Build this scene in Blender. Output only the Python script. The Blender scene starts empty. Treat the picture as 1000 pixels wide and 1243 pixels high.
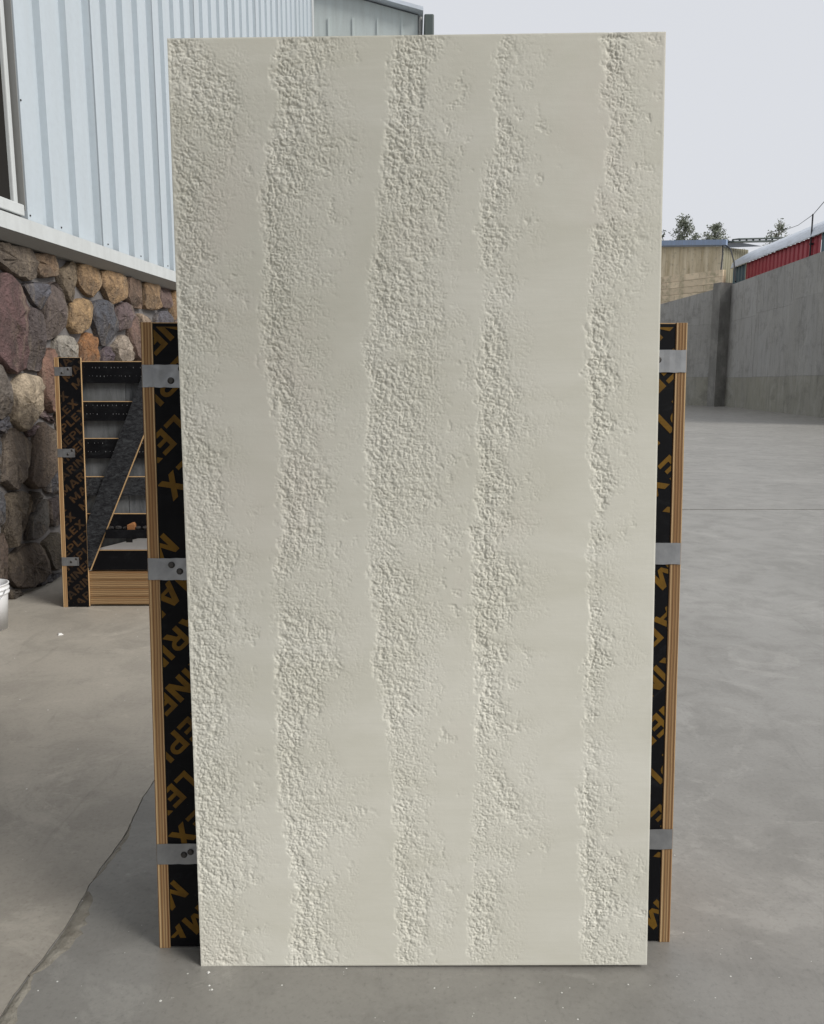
import bpy, bmesh, math, random
import numpy as np
from mathutils import Vector, Matrix, Euler

scene = bpy.context.scene
R = math.radians
random.seed(11)
rng = np.random.default_rng(11)

# ------------------------------------------------------------ camera, sky, sun, exposure
PITCH, CAM_H = R(9.15), 1.61
cam_data = bpy.data.cameras.new('camera')
cam_data.sensor_fit = 'HORIZONTAL'
cam_data.sensor_width = 36.0
cam_data.lens = 36.0
cam_data.clip_start = 0.05
cam_data.clip_end = 2000.0
camera = bpy.data.objects.new('camera', cam_data)
camera.location = (0, 0, CAM_H)
camera.rotation_euler = (R(90) - PITCH, 0, 0)
scene.collection.objects.link(camera)
scene.camera = camera

SUN_EL, SUN_AZ = R(37), R(62)          # azimuth: from straight behind the camera towards the right
to_sun = Vector((math.sin(SUN_AZ) * math.cos(SUN_EL), -math.cos(SUN_AZ) * math.cos(SUN_EL), math.sin(SUN_EL)))
world = bpy.data.worlds.new('World')
scene.world = world
world.use_nodes = True
wn, wl = world.node_tree.nodes, world.node_tree.links
wn.clear()
sky = wn.new('ShaderNodeTexSky')
sky.sky_type = 'NISHITA'
sky.sun_disc = False
sky.sun_elevation = SUN_EL
sky.sun_rotation = math.atan2(to_sun.x, to_sun.y)
sky.dust_density = 4.0
hsv = wn.new('ShaderNodeHueSaturation')
hsv.inputs['Saturation'].default_value = 0.35
mixs = wn.new('ShaderNodeMix')          # thin overcast: an even pale cloud layer over the clear sky
mixs.data_type = 'RGBA'
mixs.inputs[0].default_value = 0.86
mixs.inputs[7].default_value = (7.8, 8.0, 8.45, 1)
bg = wn.new('ShaderNodeBackground')
bg.inputs['Strength'].default_value = 0.1
out = wn.new('ShaderNodeOutputWorld')
wl.new(sky.outputs[0], hsv.inputs['Color'])
wl.new(hsv.outputs[0], mixs.inputs[6])
wl.new(mixs.outputs[2], bg.inputs[0])
wl.new(bg.outputs[0], out.inputs[0])

sun_data = bpy.data.lights.new('sun', 'SUN')
sun_data.energy = 2.75
sun_data.angle = R(24)
sun_data.color = (1.0, 0.98, 0.94)
sun = bpy.data.objects.new('sun', sun_data)
sun.rotation_euler = to_sun.to_track_quat('Z', 'Y').to_euler()
sun.location = to_sun * 60
scene.collection.objects.link(sun)

vs = scene.view_settings
vs.view_transform = 'Standard'
vs.look = 'None'
vs.exposure = 0.0
vs.gamma = 1.0
vs.use_curve_mapping = False
scene.cycles.use_denoising = True
scene.cycles.max_bounces = 8

# ------------------------------------------------------------ helpers
def link(o, parent=None):
    scene.collection.objects.link(o)
    if parent is not None:
        o.parent = parent
    return o

def tag(o, label=None, cat=None, group=None, kind=None):
    if label: o['label'] = label
    if cat: o['category'] = cat
    if group: o['group'] = group
    if kind: o['kind'] = kind
    return o

def empty(name, loc=(0, 0, 0), rot=(0, 0, 0), parent=None):
    o = bpy.data.objects.new(name, None)
    o.location, o.rotation_euler = loc, rot
    o.empty_display_size = 0.1
    return link(o, parent)

class MB:
    def __init__(self):
        self.v, self.f = [], []
    def add(self, vs_, fs):
        b = len(self.v)
        self.v += [tuple(p) for p in vs_]
        self.f += [tuple(i + b for i in f) for f in fs]
        return self
    def box(self, x0, x1, y0, y1, z0, z1, M=None):
        p = [(x0, y0, z0), (x1, y0, z0), (x1, y1, z0), (x0, y1, z0), (x0, y0, z1), (x1, y0, z1), (x1, y1, z1), (x0, y1, z1)]
        if M is not None: p = [M @ Vector(q) for q in p]
        return self.add(p, [(0, 3, 2, 1), (4, 5, 6, 7), (0, 1, 5, 4), (1, 2, 6, 5), (2, 3, 7, 6), (3, 0, 4, 7)])
    def tube(self, pts, r, n=6):
        pts = [Vector(p) for p in pts]
        rr = r if isinstance(r, (list, tuple)) else [r] * len(pts)
        vs_, fs = [], []
        for i, p in enumerate(pts):
            d = (pts[min(i + 1, len(pts) - 1)] - pts[max(i - 1, 0)]).normalized()
            a = d.orthogonal().normalized(); b = d.cross(a)
            for k in range(n):
                t = 2 * math.pi * k / n
                vs_.append(p + (a * math.cos(t) + b * math.sin(t)) * rr[i])
        for i in range(len(pts) - 1):
            for k in range(n):
                k2 = (k + 1) % n
                fs.append((i * n + k, i * n + k2, (i + 1) * n + k2, (i + 1) * n + k))
        fs.append(tuple(range(n))[::-1]); fs.append(tuple(range((len(pts) - 1) * n, len(pts) * n)))
        return self.add(vs_, fs)
    def lathe(self, prof, n=40, c=(0, 0, 0)):
        vs_, fs = [], []
        for r, z in prof:
            for k in range(n):
                t = 2 * math.pi * k / n
                vs_.append((c[0] + r * math.cos(t), c[1] + r * math.sin(t), c[2] + z))
        for i in range(len(prof) - 1):
            for k in range(n):
                k2 = (k + 1) % n
                fs.append((i * n + k, i * n + k2, (i + 1) * n + k2, (i + 1) * n + k))
        return self.add(vs_, fs)
    def mesh(self, name, m=None, smooth=False):
        me = bpy.data.meshes.new(name)
        me.from_pydata(self.v, [], self.f)
        if m: me.materials.append(m)
        if smooth: me.polygons.foreach_set('use_smooth', [True] * len(me.polygons))
        me.update()
        return me
    def build(self, name, m=None, parent=None, smooth=False, loc=None, bevel=0):
        o = bpy.data.objects.new(name, self.mesh(name, m, smooth))
        if loc: o.location = loc
        link(o, parent)
        if bevel:
            bv = o.modifiers.new('bevel', 'BEVEL'); bv.width = bevel; bv.segments = 2; bv.limit_method = 'ANGLE'
        return o

def lin(c, k=1.0):
    f = lambda u: (u / 12.92 if u <= 0.04045 else ((u + 0.055) / 1.055) ** 2.4)
    return tuple(f(x / 255.0) * k for x in c)

# ------------------------------------------------------------ materials
class Mat:
    def __init__(self, name, rough=0.6, spec=0.5, metal=0.0):
        self.m = bpy.data.materials.new(name)
        self.m.use_nodes = True
        self.n, self.l = self.m.node_tree.nodes, self.m.node_tree.links
        self.b = self.n['Principled BSDF']
        self.b.inputs['Roughness'].default_value = rough
        self.b.inputs['Specular IOR Level'].default_value = spec
        self.b.inputs['Metallic'].default_value = metal
        self.tc = self.n.new('ShaderNodeTexCoord')
    def co(self, scale=(1, 1, 1), src='Object'):
        mp = self.n.new('ShaderNodeMapping')
        mp.inputs['Scale'].default_value = scale
        self.l.new(self.tc.outputs[src], mp.inputs[0])
        return mp.outputs[0]
    def noise(self, scale, detail=6, rough=0.6, co=None, dist=0.0):
        t = self.n.new('ShaderNodeTexNoise')
        t.inputs['Scale'].default_value = scale
        t.inputs['Detail'].default_value = detail
        t.inputs['Roughness'].default_value = rough
        t.inputs['Distortion'].default_value = dist
        self.l.new(co if co is not None else self.co(), t.inputs['Vector'])
        return t.outputs['Fac']
    def ramp(self, fac, stops, interp='LINEAR'):
        r = self.n.new('ShaderNodeValToRGB')
        r.color_ramp.interpolation = interp
        e = r.color_ramp.elements
        while len(e) < len(stops): e.new(0.5)
        for i, (p, c) in enumerate(stops):
            e[i].position = p
            c = (c, c, c) if isinstance(c, (int, float)) else c
            e[i].color = (*c, 1)
        self.l.new(fac, r.inputs[0])
        return r.outputs[0]
    def mix(self, fac, a, b, mode='MIX'):
        x = self.n.new('ShaderNodeMix')
        x.data_type = 'RGBA'; x.blend_type = mode
        for s, val in ((x.inputs[0], fac), (x.inputs[6], a), (x.inputs[7], b)):
            if isinstance(val, (int, float)): s.default_value = val
            elif isinstance(val, tuple): s.default_value = (*val, 1)
            else: self.l.new(val, s)
        return x.outputs[2]
    def color(self, c):
        if isinstance(c, tuple): self.b.inputs['Base Color'].default_value = (*c, 1)
        else: self.l.new(c, self.b.inputs['Base Color'])
        return self
    def rough(self, s):
        self.l.new(s, self.b.inputs['Roughness']); return self
    def bump(self, h, strength=0.3, dist=0.01):
        b = self.n.new('ShaderNodeBump')
        b.inputs['Strength'].default_value = strength
        b.inputs['Distance'].default_value = dist
        self.l.new(h, b.inputs['Height'])
        self.l.new(b.outputs[0], self.b.inputs['Normal'])
        return self
    def objcol(self):
        return self.n.new('ShaderNodeObjectInfo').outputs['Color']

def concrete(name, c0, c1, rough=0.55):
    m = Mat(name, rough, 0.6)
    big = m.noise(0.55, 6, 0.6, dist=0.6)
    mid = m.noise(3.2, 10, 0.68, dist=0.4)
    fine = m.noise(160, 3, 0.6)
    grit = m.noise(60, 6, 0.75)
    c = m.mix(m.ramp(big, [(0.3, 0.0), (0.7, 1.0)]), c0, c1)
    c = m.mix(m.ramp(mid, [(0.40, 0.34), (0.5, 0.10), (0.58, 0.0)]), c, tuple(x * 0.62 for x in c0))
    blot = m.noise(1.3, 9, 0.72, m.co((1, 1, 1)), 1.5)
    c = m.mix(m.ramp(blot, [(0.55, 0.0), (0.60, 0.20), (0.70, 0.34)]), c, tuple(min(1, x * 1.45) for x in c1))
    scuff = m.noise(1.0, 8, 0.75, m.co((2.6, 4.5, 1)), 2.0)
    c = m.mix(m.ramp(scuff, [(0.60, 0.0), (0.66, 0.16), (0.72, 0.36)]), c, tuple(min(1, x * 1.7) for x in c1))
    smear = m.noise(1.0, 7, 0.7, m.co((7.0, 1.4, 1)), 1.5)
    c = m.mix(m.ramp(smear, [(0.60, 0.0), (0.70, 0.30)]), c, tuple(x * 0.55 for x in c0))
    c = m.mix(m.ramp(grit, [(0.28, 0.45), (0.42, 0.10), (0.5, 0.0)]), c, tuple(x * 0.35 for x in c0))
    c = m.mix(m.ramp(grit, [(0.60, 0.0), (0.75, 0.30)]), c, tuple(min(1, x * 1.7) for x in c1))
    vo = m.n.new('ShaderNodeTexVoronoi'); vo.feature = 'DISTANCE_TO_EDGE'; vo.inputs['Scale'].default_value = 0.42
    wv = m.n.new('ShaderNodeVectorMath'); wv.operation = 'ADD'
    nz = m.n.new('ShaderNodeTexNoise'); nz.inputs['Scale'].default_value = 2.5; nz.inputs['Detail'].default_value = 8
    sc_ = m.n.new('ShaderNodeVectorMath'); sc_.operation = 'SCALE'; sc_.inputs['Scale'].default_value = 0.9
    m.l.new(m.co(), nz.inputs['Vector']); m.l.new(nz.outputs['Color'], sc_.inputs[0])
    m.l.new(m.tc.outputs['Object'], wv.inputs[0]); m.l.new(sc_.outputs[0], wv.inputs[1]); m.l.new(wv.outputs[0], vo.inputs['Vector'])
    gate = m.ramp(m.noise(0.8, 3, 0.5), [(0.56, 0.0), (0.62, 0.22)])
    hair = m.ramp(vo.outputs['Distance'], [(0.0, 1.0), (0.0022, 0.8), (0.004, 0.0)])
    c = m.mix(m.mix(1.0, hair, gate, 'MULTIPLY'), c, tuple(x * 0.3 for x in c0))
    m.color(c)
    m.rough(m.ramp(mid, [(0.35, rough + 0.12), (0.6, rough)]))
    m.bump(m.mix(0.5, fine, grit), 0.07, 0.002)
    return m.m

YARD = concrete('yard concrete', lin((134, 131, 125)), lin((150, 147, 141)), 0.38)
APRON = concrete('apron concrete', lin((158, 151, 140)), lin((174, 167, 155)), 0.5)

m = Mat('dark joint', 0.9, 0.2); m.color((0.018, 0.016, 0.014)); JOINT = m.m
m = Mat('patch mortar', 0.85, 0.3)
n1 = m.noise(14, 7, 0.65); n2 = m.noise(70, 4, 0.6)
m.color(m.mix(m.ramp(n1, [(0.35, 0.0), (0.65, 1.0)]), lin((118, 112, 101)), lin((150, 145, 134)))).bump(n2, 0.6, 0.01)
PATCH = m.m
m = Mat('white chips', 0.8, 0.3); m.color((0.75, 0.74, 0.70)); CHIP = m.m

m = Mat('stone', 0.82, 0.3)
oc = m.objcol()
w = m.noise(5.0, 8, 0.65, dist=0.8); st = m.noise(9, 6, 0.6, m.co((1, 1, 0.35)), 1.0); fi = m.noise(45, 5, 0.65)
c = m.mix(m.ramp(w, [(0.36, 0.0), (0.62, 0.75)]), oc, lin((66, 58, 54)))
c = m.mix(m.ramp(st, [(0.52, 0.0), (0.72, 0.45)]), c, lin((168, 152, 130)))
c = m.mix(m.ramp(fi, [(0.3, 0.35), (0.55, 0.0)]), c, (0.03, 0.027, 0.025))
m.color(c)
fac_ = m.noise(11, 2, 0.4, None, 2.2)
m.bump(m.mix(0.45, m.mix(0.5, m.mix(0.55, w, st), fac_), fi), 1.0, 0.07)
STONE = m.m
m = Mat('stone mortar', 0.9, 0.2); m.color(m.mix(m.noise(12), lin((92, 89, 88)), lin((132, 128, 126)))).bump(m.noise(30), 0.5, 0.02); MORTAR = m.m

def painted(name, c, rough=0.4, dirt=0.12, vertical=True):
    m = Mat(name, rough, 0.5)
    d = m.noise(1.4, 7, 0.6, m.co((6, 6, 0.5) if vertical else (1, 1, 6)))
    f = m.noise(20, 4, 0.6)
    cc = m.mix(m.ramp(d, [(0.4, 0.0), (0.75, dirt)]), c, lin((120, 118, 108)))
    cc = m.mix(m.ramp(f, [(0.45, 0.0), (0.8, 0.08)]), cc, lin((80, 80, 78)))
    m.color(cc).bump(d, 0.05, 0.02)
    return m.m
SIDING = painted('siding paint', lin((186, 195, 201)), 0.42, 0.12)
WHITE = painted('white trim', lin((200, 203, 202)), 0.5, 0.18)
GREYTRIM = painted('grey trim', lin((132, 132, 130)), 0.5, 0.2)
PANE = painted('grey pane', lin((150, 148, 146)), 0.6, 0.2)
GREENGREY = painted('grey green sheet', lin((192, 200, 198)), 0.5, 0.25)
DARKGREEN = painted('dark gutter', lin((70, 80, 78)), 0.5, 0.2)

m = Mat('retaining concrete', 0.85, 0.3)
a = m.noise(0.5, 7, 0.6, m.co((1, 1, 0.35), 'Object')); b_ = m.noise(3.0, 8, 0.65, m.co((1.5, 1.5, 0.25))); f = m.noise(14, 5, 0.6)
oc = m.objcol()
bl = m.noise(0.9, 8, 0.68, m.co((1, 1, 0.8)), 0.8)
c = m.mix(m.ramp(a, [(0.35, 0.0), (0.7, 0.7)]), oc, lin((140, 138, 132)))
c = m.mix(m.ramp(bl, [(0.48, 0.0), (0.68, 0.4)]), c, lin((166, 164, 158)))
c = m.mix(m.ramp(b_, [(0.50, 0.0), (0.72, 0.45)]), c, lin((94, 92, 88)))
b3_ = m.noise(0.7, 9, 0.75, m.co((1, 1, 1.3)), 0.3)
c = m.mix(m.ramp(b3_, [(0.52, 0.0), (0.66, 0.42)]), c, lin((88, 86, 82)))
c = m.mix(m.ramp(f, [(0.55, 0.0), (0.75, 0.3)]), c, lin((92, 90, 86)))
m.color(c).bump(f, 0.3, 0.05)
RETAIN = m.m

m = Mat('beige sheet', 0.7, 0.3)
a = m.noise(1.2, 6, 0.6, m.co((3, 3, 0.25))); f = m.noise(4, 6, 0.6)
c = m.mix(m.ramp(a, [(0.35, 0.0), (0.7, 1.0)]), lin((232, 220, 194)), lin((186, 172, 142)))
m.color(m.mix(m.ramp(f, [(0.55, 0.0), (0.75, 0.5)]), c, lin((120, 112, 92)))); BEIGE = m.m
m = Mat('block', 0.85, 0.3)
f = m.noise(3, 6, 0.65)
m.color(m.mix(m.ramp(f, [(0.45, 0.0), (0.7, 0.7)]), m.objcol(), lin((140, 136, 108)))); BLOCK = m.m
BLUE = painted('blue roof', lin((138, 156, 184)), 0.5, 0.35)
REDSHEET = painted('red sheet', lin((158, 38, 52)), 0.5, 0.12)
TEAL = painted('teal sheet', lin((72, 98, 108)), 0.5, 0.2)
PALEROOF = painted('pale roof sheet', lin((208, 216, 226)), 0.35, 0.3, False)
m = Mat('black rubber', 0.6, 0.4); m.color((0.02, 0.02, 0.022)); BLACK = m.m
m = Mat('bark', 0.9, 0.2); m.color(m.mix(m.noise(8), (0.06, 0.045, 0.03), (0.14, 0.11, 0.08))); BARK = m.m
m = Mat('leaf', 0.6, 0.3)
m.color(m.mix(m.ramp(m.noise(0.9, 3, 0.5), [(0.4, 0.0), (0.6, 1.0)]), (0.17, 0.19, 0.145), (0.26, 0.28, 0.21))); LEAF = m.m  # leaf colour paled towards grey to stand in for distance haze

def ply(name, axis, layers, tone, burnt=0.69):
    """plywood edge: thin glue lines and plies across 'axis', grain along the length"""
    m = Mat(name, 0.65, 0.3)
    sep = m.n.new('ShaderNodeSeparateXYZ')
    wob = m.noise(3.0, 3, 0.5, m.co((1, 1, 0.5)))
    m.l.new(m.tc.outputs['Object'], sep.inputs[0])
    add = m.n.new('ShaderNodeMath'); add.operation = 'MULTIPLY_ADD'
    m.l.new(wob, add.inputs[0]); add.inputs[1].default_value = 0.013
    m.l.new(sep.outputs[axis], add.inputs[2])
    mul = m.n.new('ShaderNodeMath'); mul.operation = 'MULTIPLY'
    m.l.new(add.outputs[0], mul.inputs[0]); mul.inputs[1].default_value = layers
    fr = m.n.new('ShaderNodeMath'); fr.operation = 'FRACT'
    m.l.new(mul.outputs[0], fr.inputs[0])
    band = m.ramp(fr.outputs[0], [(0.0, 0.95), (0.07, 0.35), (0.16, 0.0), (0.45, 0.05), (0.55, 0.38), (0.72, 0.5), (0.86, 0.7), (1.0, 0.95)])
    sc = [60, 60, 60]; sc[2 if axis != 'Z' else 0] = 2.0
    grain = m.noise(1.0, 6, 0.7, m.co(tuple(sc)), 0.5)
    lo, hi = lin((112, 76, 46)), lin((230, 197, 148))
    lay = [0.25, 0.25, 0.25]; lay['XYZ'.index(axis)] = layers * 1.15
    tonev = m.noise(1.0, 2, 0.5, m.co(tuple(lay)), 0.4)                       # each ply has its own tone
    hi2 = m.mix(m.ramp(tonev, [(0.35, 0.0), (0.65, 1.0)]), tuple(x * tone for x in hi), tuple(x * tone * 0.62 for x in lin((214, 168, 116))))
    c = m.mix(band, hi2, tuple(x * tone for x in lo))
    c = m.mix(m.ramp(grain, [(0.48, 0.0), (0.72, 0.5)]), c, lin((126, 82, 46)))
    burn = m.noise(2.6, 4, 0.6, m.co((9, 9, 1.5)))
    c = m.mix(m.ramp(burn, [(burnt, 0.0), (burnt + 0.08, 0.85)]), c, lin((40, 24, 14)))
    m.color(c).bump(band, 0.3, 0.003)
    return m.m
PLYX = ply('plywood edge upright', 'X', 118, 1.0)
PLYX_DIRTY = ply('plywood edge weathered', 'X', 118, 0.80, 0.63)
PLYZ = ply('plywood edge flat', 'Z', 62, 0.62)
m = Mat('pale ply edge', 0.7, 0.3); m.color(m.mix(m.noise(30), lin((176, 140, 96)), lin((205, 172, 128)))); PALEPLY = m.m

m = Mat('black film ply', 0.5, 0.16)
sc_ = m.noise(5, 9, 0.75, m.co((1, 1, 1.6)), 2.0); sp = m.noise(60, 4, 0.7)
c = m.mix(m.ramp(sc_, [(0.54, 0.0), (0.62, 0.12), (0.74, 0.5)]), (0.003, 0.003, 0.004), lin((62, 64, 66)))
c = m.mix(m.ramp(sp, [(0.70, 0.0), (0.78, 0.35)]), c, lin((120, 118, 112)))
m.color(c).rough(m.ramp(sc_, [(0.4, 0.5), (0.7, 0.75)]))
FILM = m.m
m = Mat('worn film ply', 0.7, 0.3)
a = m.noise(22, 8, 0.75, m.co((1, 1, 2.2)), 1.0); f = m.noise(120, 3, 0.6)
c = m.mix(m.ramp(a, [(0.42, 0.0), (0.75, 0.9)]), (0.006, 0.006, 0.008), lin((78, 80, 82)))
m.color(m.mix(m.ramp(f, [(0.66, 0.0), (0.75, 0.5)]), c, lin((140, 138, 132)))); WORN = m.m
m = Mat('gold print', 0.55, 0.2)
m.color(m.mix(m.ramp(m.noise(7, 8, 0.7, dist=1.0), [(0.42, 0.0), (0.68, 0.6)]), lin((120, 88, 26)), lin((50, 36, 16)))); GOLD = m.m
m = Mat('faded gold print', 0.6, 0.3)
m.color(m.mix(m.ramp(m.noise(4, 8, 0.7, dist=1.0), [(0.38, 0.0), (0.62, 0.9)]), lin((78, 54, 28)), lin((26, 22, 18)))); GOLDDIM = m.m
m = Mat('galvanised strap', 0.42, 0.5, 0.85)
a = m.noise(9, 6, 0.6); m.color(m.mix(m.ramp(a, [(0.35, 0.0), (0.7, 1.0)]), (0.27, 0.275, 0.28), (0.42, 0.425, 0.43)))
m.rough(m.ramp(m.noise(30, 5, 0.6), [(0.3, 0.32), (0.7, 0.58)])).bump(a, 0.15, 0.004); STEEL = m.m
m = Mat('dark screw', 0.5, 0.5, 0.9); m.color((0.09, 0.085, 0.08)); SCREW = m.m
m = Mat('grey slab', 0.75, 0.3)
a = m.noise(3, 8, 0.7, m.co((6, 6, 1.2)), 0.6)
m.color(m.mix(m.ramp(a, [(0.35, 0.0), (0.7, 1.0)]), m.objcol(), lin((112, 114, 116)))); SLAB = m.m
m = Mat('white plastic', 0.4, 0.5); m.b.inputs['Subsurface Weight'].default_value = 0.0
m.color(m.mix(m.ramp(m.noise(8, 6, 0.6), [(0.5, 0.0), (0.8, 0.3)]), lin((228, 228, 228)), lin((170, 166, 158)))); PLASTIC = m.m
m = Mat('orange brick', 0.85, 0.3); m.color(m.mix(m.noise(20), lin((156, 108, 68)), lin((124, 82, 50)))); ORANGE = m.m

m = Mat('cream plaster', 0.78, 0.3)
sm = m.noise(2.2, 6, 0.6, m.co((1.0, 1.0, 2.2)), 0.8); brush = m.noise(6, 7, 0.7, m.co((1.2, 1, 22)), 0.3); fi = m.noise(330, 3, 0.6)
c = m.mix(m.ramp(sm, [(0.32, 0.0), (0.66, 1.0)]), (0.715, 0.695, 0.595), (0.81, 0.79, 0.70))
c = m.mix(m.ramp(brush, [(0.4, 0.0), (0.7, 0.28)]), c, (0.68, 0.66, 0.565))
pk = m.noise(1.6, 5, 0.6, m.co((1, 1, 0.7)), 0.5)
c = m.mix(m.ramp(pk, [(0.55, 0.0), (0.72, 0.5)]), c, (0.76, 0.70, 0.62))
dst = m.noise(900, 2, 0.5)
c = m.mix(m.ramp(dst, [(0.66, 0.0), (0.74, 0.25)]), c, (0.45, 0.43, 0.37))
m.color(c)
m.bump(m.mix(0.25, fi, brush), 0.16, 0.0016)
CREAM = m.m
m = Mat('cream edge', 0.8, 0.3); m.color((0.72, 0.70, 0.65)); CREAMEDGE = m.m

OLIVE = painted('shaded olive sheet', lin((150, 144, 120)), 0.7, 0.3)  # the beige building's side wall: its shade is put into this darker colour
BANDS = {
 'AL': [(-0.006,-0.012),(1.006,-0.009)],
 'AR': [(-0.0,0.105),(0.023,0.101),(0.06,0.104),(0.091,0.133),(0.108,0.12),(0.147,0.136),(0.172,0.103),(0.222,0.122),(0.278,0.087),(0.307,0.092),(0.338,0.094),(0.382,0.125),(0.409,0.105),(0.437,0.12),(0.496,0.108),(0.521,0.116),(0.523,0.112),(0.543,0.088),(0.595,0.097),(0.611,0.101),(0.641,0.084),(0.683,0.106),(0.715,0.103),(0.731,0.114),(0.769,0.106),(0.805,0.117),(0.83,0.124),(0.843,0.125),(0.876,0.14),(0.906,0.15),(0.931,0.151),(0.946,0.155),(0.981,0.121),(0.996,0.091)],
 'BL': [(-0.0,0.202),(0.052,0.205),(0.086,0.212),(0.108,0.214),(0.142,0.199),(0.178,0.188),(0.23,0.181),(0.268,0.183),(0.275,0.177),(0.309,0.185),(0.347,0.184),(0.378,0.188),(0.418,0.188),(0.448,0.184),(0.487,0.197),(0.521,0.204),(0.523,0.199),(0.543,0.194),(0.578,0.21),(0.6,0.205),(0.616,0.198),(0.643,0.189),(0.675,0.164),(0.699,0.171),(0.73,0.175),(0.762,0.177),(0.768,0.178),(0.805,0.185),(0.833,0.176),(0.856,0.181),(0.884,0.19),(0.906,0.204),(0.941,0.217),(0.961,0.205),(0.996,0.225)],
 'BR': [(0.0,0.289),(0.034,0.323),(0.057,0.302),(0.097,0.309),(0.136,0.3),(0.153,0.322),(0.17,0.365),(0.197,0.324),(0.222,0.351),(0.26,0.306),(0.289,0.304),(0.324,0.316),(0.349,0.351),(0.378,0.324),(0.4,0.347),(0.431,0.299),(0.448,0.322),(0.493,0.318),(0.517,0.324),(0.518,0.318),(0.548,0.335),(0.573,0.309),(0.6,0.332),(0.616,0.354),(0.656,0.335),(0.691,0.325),(0.73,0.322),(0.764,0.344),(0.767,0.345),(0.778,0.329),(0.817,0.31),(0.845,0.322),(0.865,0.343),(0.883,0.355),(0.916,0.351),(0.936,0.336),(0.961,0.327),(0.99,0.354)],
 'CL': [(0.0,0.445),(0.029,0.44),(0.057,0.441),(0.094,0.437),(0.128,0.435),(0.156,0.447),(0.183,0.434),(0.219,0.435),(0.26,0.423),(0.275,0.423),(0.309,0.416),(0.329,0.405),(0.349,0.392),(0.372,0.401),(0.395,0.399),(0.431,0.395),(0.454,0.388),(0.495,0.386),(0.518,0.394),(0.543,0.384),(0.57,0.388),(0.592,0.378),(0.621,0.392),(0.656,0.399),(0.677,0.381),(0.69,0.384),(0.722,0.399),(0.758,0.4),(0.77,0.398),(0.794,0.412),(0.829,0.415),(0.865,0.427),(0.905,0.439),(0.955,0.443),(0.99,0.452)],
 'CR': [(0.0,0.513),(0.035,0.529),(0.06,0.524),(0.086,0.544),(0.119,0.526),(0.153,0.542),(0.186,0.535),(0.219,0.533),(0.278,0.53),(0.315,0.564),(0.355,0.559),(0.397,0.587),(0.437,0.544),(0.473,0.544),(0.512,0.55),(0.521,0.551),(0.562,0.557),(0.599,0.563),(0.637,0.571),(0.693,0.577),(0.742,0.573),(0.79,0.571),(0.829,0.582),(0.854,0.588),(0.872,0.588),(0.905,0.56),(0.922,0.558),(0.96,0.571),(0.994,0.579)],
 'DL': [(0.0,0.601),(0.038,0.599),(0.08,0.602),(0.108,0.61),(0.142,0.603),(0.178,0.609),(0.219,0.619),(0.26,0.617),(0.275,0.619),(0.309,0.622),(0.346,0.617),(0.383,0.612),(0.417,0.609),(0.459,0.612),(0.498,0.605),(0.521,0.624),(0.542,0.613),(0.567,0.627),(0.589,0.614),(0.637,0.62),(0.682,0.623),(0.706,0.626),(0.747,0.631),(0.766,0.626),(0.79,0.629),(0.811,0.621),(0.849,0.629),(0.872,0.635),(0.885,0.64),(0.9,0.661),(0.922,0.661),(0.947,0.651),(0.991,0.667)],
 'DR': [(0.0,0.679),(0.052,0.679),(0.097,0.69),(0.12,0.722),(0.156,0.748),(0.189,0.738),(0.225,0.706),(0.26,0.696),(0.275,0.736),(0.303,0.697),(0.338,0.691),(0.358,0.719),(0.378,0.669),(0.4,0.73),(0.423,0.724),(0.448,0.741),(0.478,0.686),(0.506,0.724),(0.519,0.692),(0.537,0.73),(0.578,0.697),(0.602,0.751),(0.634,0.761),(0.647,0.719),(0.676,0.703),(0.716,0.697),(0.747,0.729),(0.766,0.708),(0.803,0.718),(0.823,0.713),(0.854,0.734),(0.879,0.739),(0.904,0.739),(0.922,0.697),(0.967,0.718),(0.989,0.713)],
 'EL': [(0.001,0.856),(0.024,0.851),(0.08,0.86),(0.12,0.849),(0.15,0.854),(0.195,0.84),(0.246,0.855),(0.275,0.856),(0.309,0.852),(0.346,0.852),(0.383,0.862),(0.422,0.859),(0.472,0.86),(0.514,0.868),(0.534,0.865),(0.566,0.859),(0.604,0.853),(0.623,0.858),(0.663,0.838),(0.689,0.857),(0.718,0.84),(0.752,0.85),(0.765,0.855),(0.79,0.86),(0.828,0.865),(0.858,0.88),(0.891,0.889),(0.921,0.884),(0.941,0.868),(0.959,0.878),(0.993,0.874)],
 'ER': [(0.006,0.979),(0.046,0.962),(0.069,0.988),(0.092,0.934),(0.108,0.971),(0.131,0.944),(0.15,0.88),(0.192,0.906),(0.219,0.884),(0.252,0.889),(0.275,0.869),(0.289,0.902),(0.332,0.902),(0.349,0.94),(0.375,0.923),(0.417,0.9),(0.459,0.882),(0.486,0.92),(0.514,0.903),(0.52,0.914),(0.542,0.929),(0.561,0.918),(0.593,0.896),(0.604,0.933),(0.626,0.906),(0.657,0.937),(0.689,0.899),(0.715,0.914),(0.747,0.929),(0.776,0.95),(0.802,0.965),(0.828,0.953),(0.853,0.958),(0.873,0.931),(0.894,0.936),(0.909,0.972),(0.933,0.961),(0.958,0.96),(0.988,0.969)],
}
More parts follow.
